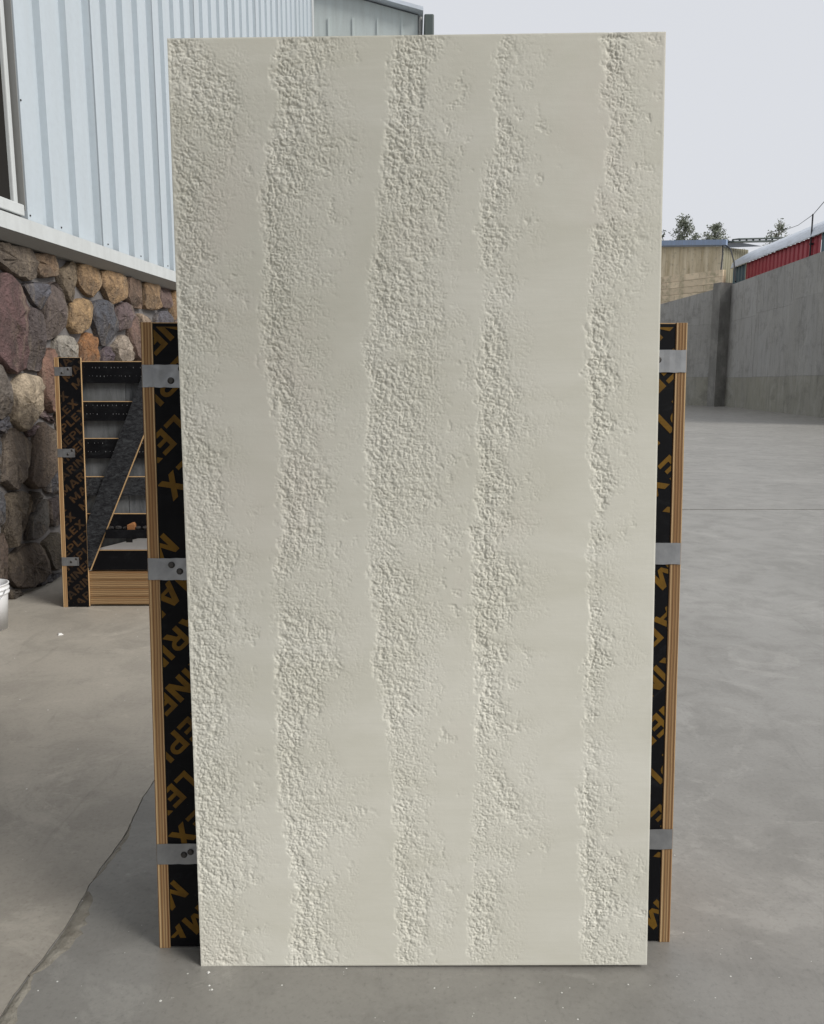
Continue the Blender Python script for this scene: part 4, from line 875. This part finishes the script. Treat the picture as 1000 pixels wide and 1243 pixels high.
# ------------------------------------------------------------ trees beyond the roofs
def tree(x, y, h, w, n, label):
    t = empty('tree', (x, y, 0))
    tag(t, label, 'tree', 'trees beyond the roofs')
    tr, cr = MB(), MB()
    tr.tube([(0, 0, 0), (0.1, 0, h * 0.35), (-0.05, 0.1, h * 0.7), (0.05, 0, h * 0.98)], [0.16, 0.12, 0.07, 0.015], 7)
    for k in range(60):
        u = random.uniform(0.45, 0.80) if k < 14 else 0.995 - 0.2 * random.random() ** 0.9
        a = random.uniform(0, 6.28)
        L = min(w * 1.2, w * (0.16 + 3.4 * (1 - u))) * random.uniform(0.6, 1.2)
        b = Vector((0, 0, h * u)); e = b + Vector((math.cos(a) * L, math.sin(a) * L, L * random.uniform(0.25, 0.7)))
        tr.tube([b, b.lerp(e, 0.5) + Vector((0, 0, 0.06)), e], [0.03, 0.02, 0.006], 4)
        for q in range(n):
            s_ = random.uniform(0.25, 1.05)
            c = b.lerp(e, s_) + Vector([random.gauss(0, 0.13) for _ in range(3)])
            d1 = Vector([random.gauss(0, 1) for _ in range(3)]).normalized() * random.uniform(0.07, 0.16)
            d2 = d1.cross(Vector([random.gauss(0, 1) for _ in range(3)])).normalized() * random.uniform(0.035, 0.075)
            cr.add([c - d1, c + d2, c + d1, c - d2], [(0, 1, 2, 3)])
    tr.build('trunk', BARK, t)
    cr.build('crown', LEAF, t)
tree(23.8, 75, 15.6, 2.0, 26, 'sparse pointed tree, taller of the two over the blue roof edge')
tree(26.9, 76, 14.95, 2.2, 34, 'dense bushy tree right of the taller tree over the blue roof')
tree(21.9, 76, 14.4, 2.2, 14, 'pale thin treetop beside the right edge of the cream panel')
tree(32.9, 77, 15.5, 1.9, 11, 'small airy tree showing above the dark canopy and curved roof')
tree(25.4, 77, 14.3, 2.0, 18, 'low treetop between the two trees over the blue roof')
# ------------------------------------------------------------ plywood display racks
def letter_quads(ch, t=0.215):
    """block capitals one unit high, as a list of strokes (each a polygon)"""
    R_ = lambda x0, y0, x1, y1: [(x0, y0), (x1, y0), (x1, y1), (x0, y1)]
    D = lambda xb, xt, w_: [(xb, 0), (xb + w_, 0), (xt + w_, 1), (xt, 1)]
    if ch == 'I': return 0.215, [R_(0, 0, t, 1)]
    if ch == 'L': return 0.60, [R_(0, 0, t, 1), R_(t, 0, 0.60, t * 0.9)]
    if ch == 'E': return 0.64, [R_(0, 0, t, 1), R_(t, 0, 0.64, t * 0.9), R_(t, 1 - t * 0.9, 0.64, 1), R_(t, 0.41, 0.58, 0.59)]
    if ch == 'N': return 0.80, [R_(0, 0, t, 1), R_(0.80 - t, 0, 0.80, 1), D(0.80 - t * 1.15, 0.0, t * 1.15)]
    if ch == 'M': return 0.98, [R_(0, 0, t, 1), R_(0.98 - t, 0, 0.98, 1), [(0.40, 0.16), (0.58, 0.16), (t, 1), (0.0, 1)], [(0.40, 0.16), (0.58, 0.16), (0.98, 1), (0.98 - t, 1)]]
    if ch == 'A': return 0.94, [D(0.0, 0.335, t * 1.1), D(0.94 - t * 1.1, 0.335 + 0.03, t * 1.1), R_(0.2, 0.19, 0.74, 0.35)]
    if ch == 'X': return 0.88, [D(0.0, 0.88 - t * 1.25, t * 1.25), D(0.88 - t * 1.25, 0.0, t * 1.25)]
    if ch in 'PR':
        q = [R_(0, 0, t, 1)]
        ro, ri, cx, cy = 0.30, 0.115, 0.44, 0.70
        pts = [(t, cy + ro, t, cy + ri)] + [(cx + ro * math.sin(a), cy + ro * math.cos(a), cx + ri * math.sin(a), cy + ri * math.cos(a)) for a in [math.pi * k / 10 for k in range(11)]] + [(t, cy - ro, t, cy - ri)]
        for a, b in zip(pts[:-1], pts[1:]): q.append([a[:2], b[:2], b[2:], a[2:]])
        if ch == 'R': q.append([(0.50, 0), (0.76, 0), (0.53, 0.42), (0.29, 0.42)])
        return (0.78 if ch == 'R' else 0.74), q
WORD, _x = [], 0.0
for ch in 'MARINEPLEX':
    w_, qs = letter_quads(ch)
    WORD.append((_x + w_ / 2, [([(a + _x, b) for a, b in q], n_ if ch in 'MANXR' else 0) for n_, q in enumerate(qs)]))
    _x += w_ + 0.13
WORD_W = _x - 0.13
def lettering(x0, x1, z0, z1, lines, ang, cap, wordlen, period, y, m, parent, single):
    """rows of the printed word across a board, cut off at the board's edges"""
    r = Vector((math.cos(ang), math.sin(ang)))
    u = Vector((-r.y, r.x))
    k_ = wordlen / WORD_W
    def finish(bm):
        bmesh.ops.recalc_face_normals(bm, faces=bm.faces)
        for co, no in (((x0, 0, 0), (-1, 0, 0)), ((x1, 0, 0), (1, 0, 0)), ((0, 0, z0), (0, 0, -1)), ((0, 0, z1), (0, 0, 1))):
            bmesh.ops.bisect_plane(bm, geom=bm.verts[:] + bm.edges[:] + bm.faces[:], plane_co=co, plane_no=no, clear_outer=True)
        if len(bm.faces):
            me = bpy.data.meshes.new('letter' if single else 'lettering')
            bm.to_mesh(me); me.materials.append(m)
            o = link(bpy.data.objects.new(me.name.split('.')[0], me), parent)
            if not single: o['kind'] = 'stuff'
        bm.free()
    bm = bmesh.new()
    for (px, pz, c) in lines:
        for k in (-2, -1, 0, 1, 2):
            org = Vector((px, pz)) - r * (c + k * period) - u * cap / 2
            for mid_, strokes in WORD:
                ctr = org + r * (mid_ * k_) + u * cap / 2
                if not (x0 - cap < ctr.x < x1 + cap and z0 - cap < ctr.y < z1 + cap): continue
                for poly, lay in strokes:
                    vs_ = []
                    for a, b in poly:
                        p = org + r * (a * k_) + u * (b * cap)
                        vs_.append(bm.verts.new((p.x, y - lay * 0.00003, p.y)))
                    bm.faces.new(vs_)
                if single:
                    finish(bm); bm = bmesh.new()
    finish(bm)

RW, RH, TS = 1.471, 1.765, 0.031
screw_me = MB().lathe([(0.0, -0.004), (0.004, -0.004), (0.0062, -0.001), (0.0062, 0.0)], 10).mesh('screw', SCREW)
def strap_mesh(name, L=0.125, hgt=0.06):
    # an L of sheet steel: x 0 = outer corner of the rack, running inward (+x), and back along the outside
    mb = MB()
    n = 8
    vs_, fs = [], []
    pts = [(0.13, 1)] + []
    path = [(-0.0015, 0.14), (-0.0015, 0.004), (0.002, -0.0018)] + [(L * i / n, -0.0018 - (0.0016 if i == n else 0) + random.uniform(-0.0005, 0.0003)) for i in range(1, n + 1)]
    for x, y in path:
        vs_ += [(x, y, -hgt / 2 + random.uniform(-0.0008, 0.0008)), (x, y, hgt / 2 + random.uniform(-0.0008, 0.0008))]
    for i in range(len(path) - 1):
        fs.append((2 * i, 2 * i + 2, 2 * i + 3, 2 * i + 1))
    mb.add(vs_, fs)
    return mb.mesh(name, STEEL)
def build_rack(root, edge_mats, letters, straps, visible_slats):
    hw = RW / 2
    for sgn, em in ((-1, edge_mats[0]), (1, edge_mats[1])):
        x0, x1 = (-hw, -hw + TS) if sgn < 0 else (hw - TS, hw)
        o = MB().box(0, TS, 0, 0.42, 0, RH).build('side_board', em, root, loc=(x0, 0, 0), bevel=0.0012)
        fx0, fx1 = (x1 + 0.001, x1 + 0.152) if sgn < 0 else (x0 - 0.152, x0 - 0.001)
        f = MB().box(fx0, fx1, 0.002, 0.018, 0.004, RH - 0.003).build('front_board', FILM, root)
        e = MB().box(fx0, fx1, 0.003, 0.0175, RH - 0.0035, RH - 0.0005).build('top_edge', PALEPLY, f)
        inner = fx1 if sgn < 0 else fx0
        MB().box(*((inner + 0.0005, inner + 0.003) if sgn < 0 else (inner - 0.003, inner - 0.0005)), 0.003, 0.0175, 0.006, RH - 0.004).build('inner_edge', PALEPLY, f)
        L = letters(sgn, fx0, fx1)
        if L: lettering(fx0 + 0.002, fx1 - 0.002, 0.03, RH - 0.012, *L, f, not visible_slats)
        for zc, holes in straps[sgn]:
            s_ = bpy.data.objects.new('strap', strap_mesh('strap'))
            s_.location = (-hw if sgn < 0 else hw, 0, zc)
            if sgn > 0: s_.scale = (-1, 1, 1)
            link(s_, root)
            for hx, hz in holes:
                q = bpy.data.objects.new('screw', screw_me)
                q.rotation_euler = (R(-90), 0, 0); q.location = (hx, -0.0026, hz)
                q.scale = (1.5, 1.5, 1.0)
                link(q, s_)
    return hw

def front_letters(sgn, fx0, fx1):
    adv, per = 0.0605, 0.0605 * 11.2
    a0 = (-RW / 2 + 0.031 + 0.055) if sgn < 0 else (RW / 2 - 0.031 - 0.038)
    lines = []
    for j in range(-7, 9):
        lines.append((a0, 1.054 - 0.142 * j, (0.65 + 0.5 + 1.6 * j) * adv % per))
    return lines, R(-135), 0.060, 0.600, per, 0.0012, GOLD
def rear_letters(sgn, fx0, fx1):
    adv, per = 0.058, 0.058 * 11.2
    lines = []
    for j in range(-9, 12):
        lines.append(((fx0 + fx1) / 2, 1.0 + 0.108 * j, (3.4 + 1.45 * j) * adv % per))
    return lines, R(41), 0.055, 0.58, per, 0.0012, GOLDDIM

front = empty('display_rack', (0.0115, 2.146, 0.0), (R(-3.9), 0, R(1.0)))
tag(front, 'black plywood display rack with gold lettering standing behind the cream panel', 'display rack', 'plywood display racks')
build_rack(front, (PLYX, PLYX_DIRTY), front_letters,
           {-1: [(1.622, [(0.078, -0.012), (0.107, 0.020)]), (1.098, [(0.066, 0.012), (0.088, -0.006)]), (0.282, [(0.078, -0.002), (0.097, 0.006)])],
            1: [(1.662, [(0.078, 0.004)]), (1.136, [(0.083, 0.004)]), (0.312, [(0.092, 0.002)])]}, False)
hw = RW / 2
ix0, ix1 = -hw + TS + 0.003, hw - TS - 0.003
slat = MB().box(ix0 + 0.001, ix1 - 0.001, 0.020, 0.036, -0.07, 0.07).mesh('cross_board', FILM)
for z in (1.66, 1.40, 1.13, 0.86, 0.60, 0.335):
    o = bpy.data.objects.new('cross_board', slat); o.location = (0, 0, z); link(o, front)
for z in (0.10,): MB().box(ix0, ix1, 0.04, 0.41, 0.02, 0.24).build('base_rail', PLYZ, front)
MB().box(-0.45, 0.45, -0.082, 0.0195, 1.60, 1.70).build('spacer_batten', FILM, front)
MB().box(-0.45, 0.45, -0.066, 0.0195, 0.30, 0.40).build('spacer_batten', FILM, front)

rear = empty('display_rack', (-2.494 + hw, 5.713, 0.0), (R(-3.9), 0, 0))
tag(rear, 'black plywood rack with cross boards and a diagonal brace by the stone wall', 'display rack', 'plywood display racks')
build_rack(rear, (PLYX, PLYX), rear_letters,
           {-1: [(1.668, [(0.055, -0.012), (0.098, 0.015)]), (1.10, [(0.075, -0.008), (0.105, 0.018)]), (0.33, [(0.068, -0.003), (0.105, 0.018)])],
            1: [(1.66, [(0.078, 0.004)]), (1.12, [(0.083, 0.004)]), (0.32, [(0.092, 0.002)])]}, True)
edge = MB().box(ix0 + 0.15, ix1 - 0.15, 0.0202, 0.0358, 0, 0.005).mesh('board_edge', PALEPLY)
for z0, z1 in ((1.59, 1.735), (1.327, 1.458), (1.063, 1.20), (0.80, 0.93), (0.50, 0.667), (0.267, 0.405)):
    o = MB().box(ix0 + 0.001, ix1 - 0.001, 0.020, 0.036, z0, z1).build('cross_board', WORN if abs(z0 - 0.80) < .01 else FILM, rear)
    e = bpy.data.objects.new('board_edge', edge); e.location = (0, 0, z1 + 0.0005); link(e, o)
    if z0 > 1.0:                                            # rows of punched nail holes and nail heads
        mbn = MB()
        for row in (0.045, 0.105):
            for k in range(26):
                x = ix0 + 0.17 + k * 0.026 + random.uniform(-0.006, 0.006)
                if random.random() < 0.25: continue
                mbn.box(x, x + 0.004, 0.0185, 0.0198, z0 + row + random.uniform(-0.004, 0.004), z0 + row + 0.005)
        mbn.build('nail_heads', STEEL, o)
# stacked base boards, seen on their edges
for k in range(4):
    MB().box(ix0 + 0.153, ix1 - 0.153, 0.021 - (0.002 if k % 2 else 0), 0.41, 0.0, 0.0585).build('base_board', PLYZ, rear, loc=(0, 0, 0.018 + k * 0.060))
# ledge and brace
MB().box(-0.40, ix1 - 0.153, -0.045, 0.0195, 0.502, 0.562).build('ledge', FILM, rear)
bp = [(-0.549, 0.285), (-0.535, 0.270), (0.088, 1.732), (-0.087, 1.732), (-0.549, 0.600)]
n = len(bp)
mb = MB().add([(x, 0.0015, z) for x, z in bp] + [(x, 0.0175, z) for x, z in bp], [tuple(range(n)), tuple(range(n, 2 * n))[::-1]] + [(i, i + n, (i + 1) % n + n, (i + 1) % n) for i in range(n)])
br = mb.build('brace', WORN, rear)
bmf = bmesh.new(); bmf.from_mesh(br.data); bmesh.ops.recalc_face_normals(bmf, faces=bmf.faces); bmf.to_mesh(br.data); bmf.free()
a_, b_2 = Vector((-0.535, 0.270)), Vector((0.088, 1.732))
dn = (b_2 - a_).normalized(); dp = Vector((dn.y, -dn.x)) * 0.0045
q4 = [a_ + dp * 0.1, b_2 + dp * 0.1, b_2 + dp, a_ + dp]
MB().add([(p.x, 0.0018, p.y) for p in q4] + [(p.x, 0.017, p.y) for p in q4], [(0, 3, 2, 1), (4, 5, 6, 7), (0, 1, 5, 4), (1, 2, 6, 5), (2, 3, 7, 6), (3, 0, 4, 7)]).build('brace_edge', PALEPLY, br)
bpy.context.view_layer.update()
RM = rear.matrix_world.copy()
# things leaning and lying in and behind the far rack
def behind(name, x0, x1, z0, z1, col, label, cat, y=0.06, m=SLAB):
    e = empty(name, RM @ Vector(((x0 + x1) / 2, y, 0)), rear.rotation_euler)
    tag(e, label, cat)
    o = MB().box((x0 - x1) / 2, (x1 - x0) / 2, 0, 0.02, z0, z1).build('face', m, e)
    o.color = (*lin(col), 1)
    return e
behind('slab_sample', -hw + 0.16, -hw + 0.47, 0.262, 1.60, (84, 86, 86), 'grey stone look slab, left one of the two behind the far rack', 'slab')
behind('slab_sample', -hw + 0.475, hw - 0.16, 0.262, 1.60, (62, 65, 68), 'darker grey slab, right one of the two behind the far rack', 'slab')
ob = MB().box(-0.026, 0.026, -0.018, 0.018, 0, 0.034).add([(-0.026, -0.018, 0.034), (0.026, -0.018, 0.034), (0.026, 0.018, 0.034), (-0.026, 0.018, 0.034), (0.012, -0.012, 0.052), (0.02, 0.012, 0.05)],
                                                  [(0, 1, 4), (1, 2, 5, 4), (2, 3, 5), (3, 0, 4, 5)]).build('brick_chunk', ORANGE)
ob.location = RM @ Vector((-hw + 0.512, -0.015, 0.5625)); tag(ob, 'small broken orange brick chunk on the lower ledge of the far rack', 'brick')
for k, (x, s_) in enumerate(((0.365, 0.026), (0.415, 0.03), (0.465, 0.024), (0.555, 0.028), (0.61, 0.03), (0.665, 0.024))):
    bm = bmesh.new(); bmesh.ops.create_icosphere(bm, subdivisions=2, radius=s_ * 0.8)
    for v in bm.verts: v.co *= random.uniform(0.82, 1.08); v.co.z *= 0.6
    me = bpy.data.meshes.new('pebble'); bm.to_mesh(me); bm.free(); me.materials.append(STONE)
    o = link(bpy.data.objects.new('pebble', me)); o.color = (*lin((62, 62, 62)), 1)
    o.location = RM @ Vector((-hw + x, -0.012, 0.5622 + s_ * 0.40))
    tag(o, 'grey pebble in the row lying on the lower ledge of the far rack', 'pebble', 'pebbles on the far rack ledge')
e = empty('white_sheet', RM @ Vector((-hw + 0.42, 0.042, 0.407)), rear.rotation_euler)
tag(e, 'white sheet offcut resting slanted on the lowest cross board of the far rack', 'sheet')
MB().add([(-0.22, 0, 0.0), (0.55, 0, 0.0), (0.55, 0, 0.16), (0.12, 0, 0.085), (-0.22, 0.008, 0.0), (0.55, 0.008, 0.0), (0.55, 0.008, 0.16), (0.12, 0.008, 0.085)],
         [(0, 1, 2, 3), (4, 7, 6, 5), (0, 3, 7, 4), (1, 5, 6, 2), (2, 6, 7, 3), (0, 4, 5, 1)]).build('sheet', PLASTIC, e)
MB().box(0.03, 0.075, -0.003, -0.0005, 0.055, 0.085).build('hand_hole', BLACK, e)

# ------------------------------------------------------------ white pail by the stone wall
pail = empty('pail', (-2.765, 5.20, 0.0))
tag(pail, 'white plastic pail with a ribbed rim standing at the foot of the stone wall', 'pail')
body = MB().lathe([(0.0, 0.004), (0.108, 0.004), (0.112, 0.0), (0.128, 0.235), (0.128, 0.2351), (0.137, 0.236), (0.138, 0.246), (0.130, 0.2465), (0.1305, 0.262), (0.137, 0.263), (0.138, 0.273), (0.132, 0.274),
                   (0.133, 0.294), (0.138, 0.296), (0.138, 0.302), (0.128, 0.303), (0.124, 0.25), (0.106, 0.012), (0.0, 0.010)], 48)
body.build('body', PLASTIC, pail, True)
hd = [(0.139 * math.cos(a), 0.139 * math.sin(a) - 0.0, 0.268 - 0.10 * math.sin(math.pi * i / 14)) for i, a in enumerate(np.linspace(math.pi * 1.05, math.pi * 1.95, 15))]
MB().tube([(x * (1 + 0.25 * math.sin(math.pi * i / 14)), y * (1 + 0.05 * math.sin(math.pi * i / 14)), z) for i, (x, y, z) in enumerate(hd)], 0.0025, 6).build('handle', STEEL, pail, True)

# ------------------------------------------------------------ the cream panel
PW, PH, PT = 1.2360, 2.4508, 0.010
NX, NZ = 640, 1274
X = np.linspace(0, 1, NX); Z = np.linspace(0, 1, NZ)
U, V = np.meshgrid(X, Z)                                    # rows = z
def vnoise(px, py, seed):
    g = np.random.default_rng(seed).random((256, 256))
    xi, yi = np.floor(px).astype(int), np.floor(py).astype(int)
    fx, fy = px - xi, py - yi
    fx, fy = fx * fx * (3 - 2 * fx), fy * fy * (3 - 2 * fy)
    a, b = g[yi % 256, xi % 256], g[yi % 256, (xi + 1) % 256]
    c, d = g[(yi + 1) % 256, xi % 256], g[(yi + 1) % 256, (xi + 1) % 256]
    return (a * (1 - fx) + b * fx) * (1 - fy) + (c * (1 - fx) + d * fx) * fy
def fbm(px, py, seed, o=4, g=0.5):
    s, a, t = 0, 1, 0
    for k in range(o):
        s = s + a * vnoise(px * 2 ** k + 17.3 * k, py * 2 ** k + 9.1 * k, seed + k); t += a; a *= g
    return s / t
def worley(px, py, seed):
    r_ = np.random.default_rng(seed)
    ox, oy, hv = r_.random((256, 256)), r_.random((256, 256)), r_.random((256, 256))
    xi, yi = np.floor(px).astype(int), np.floor(py).astype(int)
    f1 = np.full(px.shape, 9.0); f2 = np.full(px.shape, 9.0); h = np.zeros(px.shape)
    for dy in (-1, 0, 1):
        for dx in (-1, 0, 1):
            cx, cy = xi + dx, yi + dy
            d = np.hypot(cx + ox[cy % 256, cx % 256] - px, cy + oy[cy % 256, cx % 256] - py)
            n1 = d < f1
            f2 = np.where(n1, f1, np.minimum(f2, d))
            h = np.where(n1, hv[cy % 256, cx % 256], h)
            f1 = np.where(n1, d, f1)
    return f1, f2, h
xm, zm = U * PW, V * PH                                     # metres on the panel
def sstep(a, b, t):
    t = np.clip((t - a) / (b - a), 0, 1); return t * t * (3 - 2 * t)
wx = xm + 0.007 * (fbm(xm * 90, zm * 90, 3, 3) - 0.5)
wz = zm + 0.007 * (fbm(xm * 90, zm * 90, 9, 3) - 0.5)
def billow(k, seed, o, g):
    s, a, tt = 0, 1.0, 0
    for q in range(o):
        s = s + a * np.abs(2 * vnoise(wx * k * 2.03 ** q + 31.7 * q, wz * k * 1.1 * 2.03 ** q + 5.3 * q, seed + q) - 1); tt += a; a *= g
    return s / tt
def crust_layer(k, seed, edge=0.22):
    a1, a2, hh = worley(wx * k, wz * k * 1.12, seed)
    gap = a2 - a1
    sunk = np.where(hh > 0.55, (hh - 0.55) / 0.45, 0) * sstep(0.0, edge, gap)      # some grains broken out
    return 0.55 * np.exp(-(gap / 0.13) ** 2) + 0.65 * sunk + 0.30 * np.clip(a1 / 0.8, 0, 1) ** 2
bil = np.clip(1 - billow(36, 400, 4, 0.62) * 2.1, 0, 1)
coarse = 0.62 * crust_layer(62, 21) + 0.55 * bil
medium = crust_layer(120, 33)
fine = 0.5 * crust_layer(215, 45, 0.4) + 0.5 * np.clip(1 - billow(130, 450, 2, 0.6) * 2.0, 0, 1)
mass = fbm(xm * 26, zm * 30, 50, 4)
rough_edge = fbm(xm * 55, zm * 42, 60, 5, 0.62) - 0.5
patchy = fbm(xm * 9.0, zm * 6.5, 70, 4)
depth = np.zeros_like(U)
STR = {'A': (1.0, 0.75), 'B': (1.05, 0.6), 'C': (1.0, 0.55), 'D': (1.1, 0.55), 'E': (1.1, 0.75)}
for b in 'ABCDE':
    def curve(side):
        q = sorted(BANDS[b + side]); a = np.array(q)
        return np.interp(Z, a[:, 0], a[:, 1])[:, None] * PW
    lo, hi = curve('L'), curve('R')
    t = (xm - lo) / (hi - lo)
    inl = sstep(-0.010, 0.024, xm - lo + 0.050 * rough_edge)
    inr = 1 - sstep(-0.050, 0.022, xm - hi + 0.080 * rough_edge)
    msk = inl * inr
    strength = STR[b][0] + (STR[b][1] - STR[b][0]) * np.clip(t, 0, 1)
    strong = sstep(0.36, 0.60, patchy + 0.22 * (0.50 - t))
    keep = sstep(0.30, 0.50, mass + 0.10 * strong + 0.14 * (0.55 - t))   # bare spots inside the band
    crust = coarse * (0.08 + 0.60 * strong) + medium * (0.34 + 0.10 * strong) + fine * (0.46 - 0.08 * strong)
    crust = np.maximum(crust - 0.235 - 0.06 * (1 - keep), 0) * 1.32                # the grain tops stay level with the smooth face
    depth = np.maximum(depth, msk * (0.00005 + 0.0050 * strength * crust * (0.40 + 0.60 * keep)))
    # scattered pin holes and faint tears just right of the band
    tail = sstep(-0.02, 0.0, xm - hi) * (1 - sstep(0.01, 0.09, xm - hi))
    spots = sstep(0.57, 0.70, fbm(xm * 40, zm * 40, 90 + ord(b), 4)) * sstep(0.40, 0.6, fbm(xm * 7, zm * 7, 190 + ord(b), 2))
    depth = np.maximum(depth, tail * (0.0022 * spots * medium + 0.0017 * np.maximum(fine - 0.28, 0) * sstep(0.34, 0.58, patchy)))
depth += 0.0004 * fbm(xm * 5, zm * 5, 120, 3) + 0.00012 * fbm(xm * 14, zm * 90, 125, 3) + 0.00010 * fbm(xm * 120, zm * 120, 130, 2) * (1 + 2 * (depth > 0.0003)) 
# worn edges
for d_ in (xm, PW - xm, zm, PH - zm):
    depth = depth * sstep(-0.004, 0.010, d_) + 0.0008 * np.clip(1 - d_ / 0.003, 0, 1)

nv = NX * NZ
co = np.empty((nv + 4, 3), np.float32)
co[:nv, 0] = (xm - PW / 2).ravel(); co[:nv, 1] = depth.ravel(); co[:nv, 2] = zm.ravel()
co[nv:] = [(-PW / 2, PT, 0), (PW / 2, PT, 0), (PW / 2, PT, PH), (-PW / 2, PT, PH)]
i = np.arange(NX - 1)[None, :] + np.arange(NZ - 1)[:, None] * NX
quads = np.stack([i, i + 1, i + 1 + NX, i + NX], -1).reshape(-1, 4)
me = bpy.data.meshes.new('textured_panel')
me.vertices.add(nv + 4); me.vertices.foreach_set('co', co.ravel())
bot = list(range(NX)); top = list(range((NZ - 1) * NX, NZ * NX))
lef = [k * NX for k in range(NZ)]; rig = [k * NX + NX - 1 for k in range(NZ)]
ngons = [[nv, nv + 1] + bot[::-1], [nv + 3] + top + [nv + 2], [nv] + lef + [nv + 3], [nv + 2] + rig[::-1] + [nv + 1], [nv, nv + 3, nv + 2, nv + 1]]
nq = len(quads)
loops = np.concatenate([quads.ravel()] + [np.array(g) for g in ngons])
starts = np.concatenate([np.arange(nq) * 4, nq * 4 + np.cumsum([0] + [len(g) for g in ngons[:-1]])])
me.loops.add(len(loops)); me.loops.foreach_set('vertex_index', loops.astype(np.int32))
me.polygons.add(nq + len(ngons)); me.polygons.foreach_set('loop_start', starts.astype(np.int32))
sm_ = np.ones(nq + len(ngons), bool); sm_[nq:] = False
mi = np.zeros(nq + len(ngons), np.int32); mi[nq:] = 1
me.materials.append(CREAM); me.materials.append(CREAMEDGE)
me.update(calc_edges=True)
me.polygons.foreach_set('use_smooth', sm_); me.polygons.foreach_set('material_index', mi)
me.set_sharp_from_angle(angle=R(70))
panel = bpy.data.objects.new('textured_panel', me)
panel.location = (0.0315, 2.054, 0.0059)
panel.rotation_mode = 'XYZ'
panel.rotation_euler = (Matrix.Rotation(R(-0.478), 3, 'Z') @ Matrix.Rotation(R(-3.468), 3, 'X') @ Matrix.Rotation(-0.0095, 3, 'Y')).to_euler()
link(panel)
tag(panel, 'tall cream plaster panel with five vertical pitted bands leaning on the rack', 'panel')
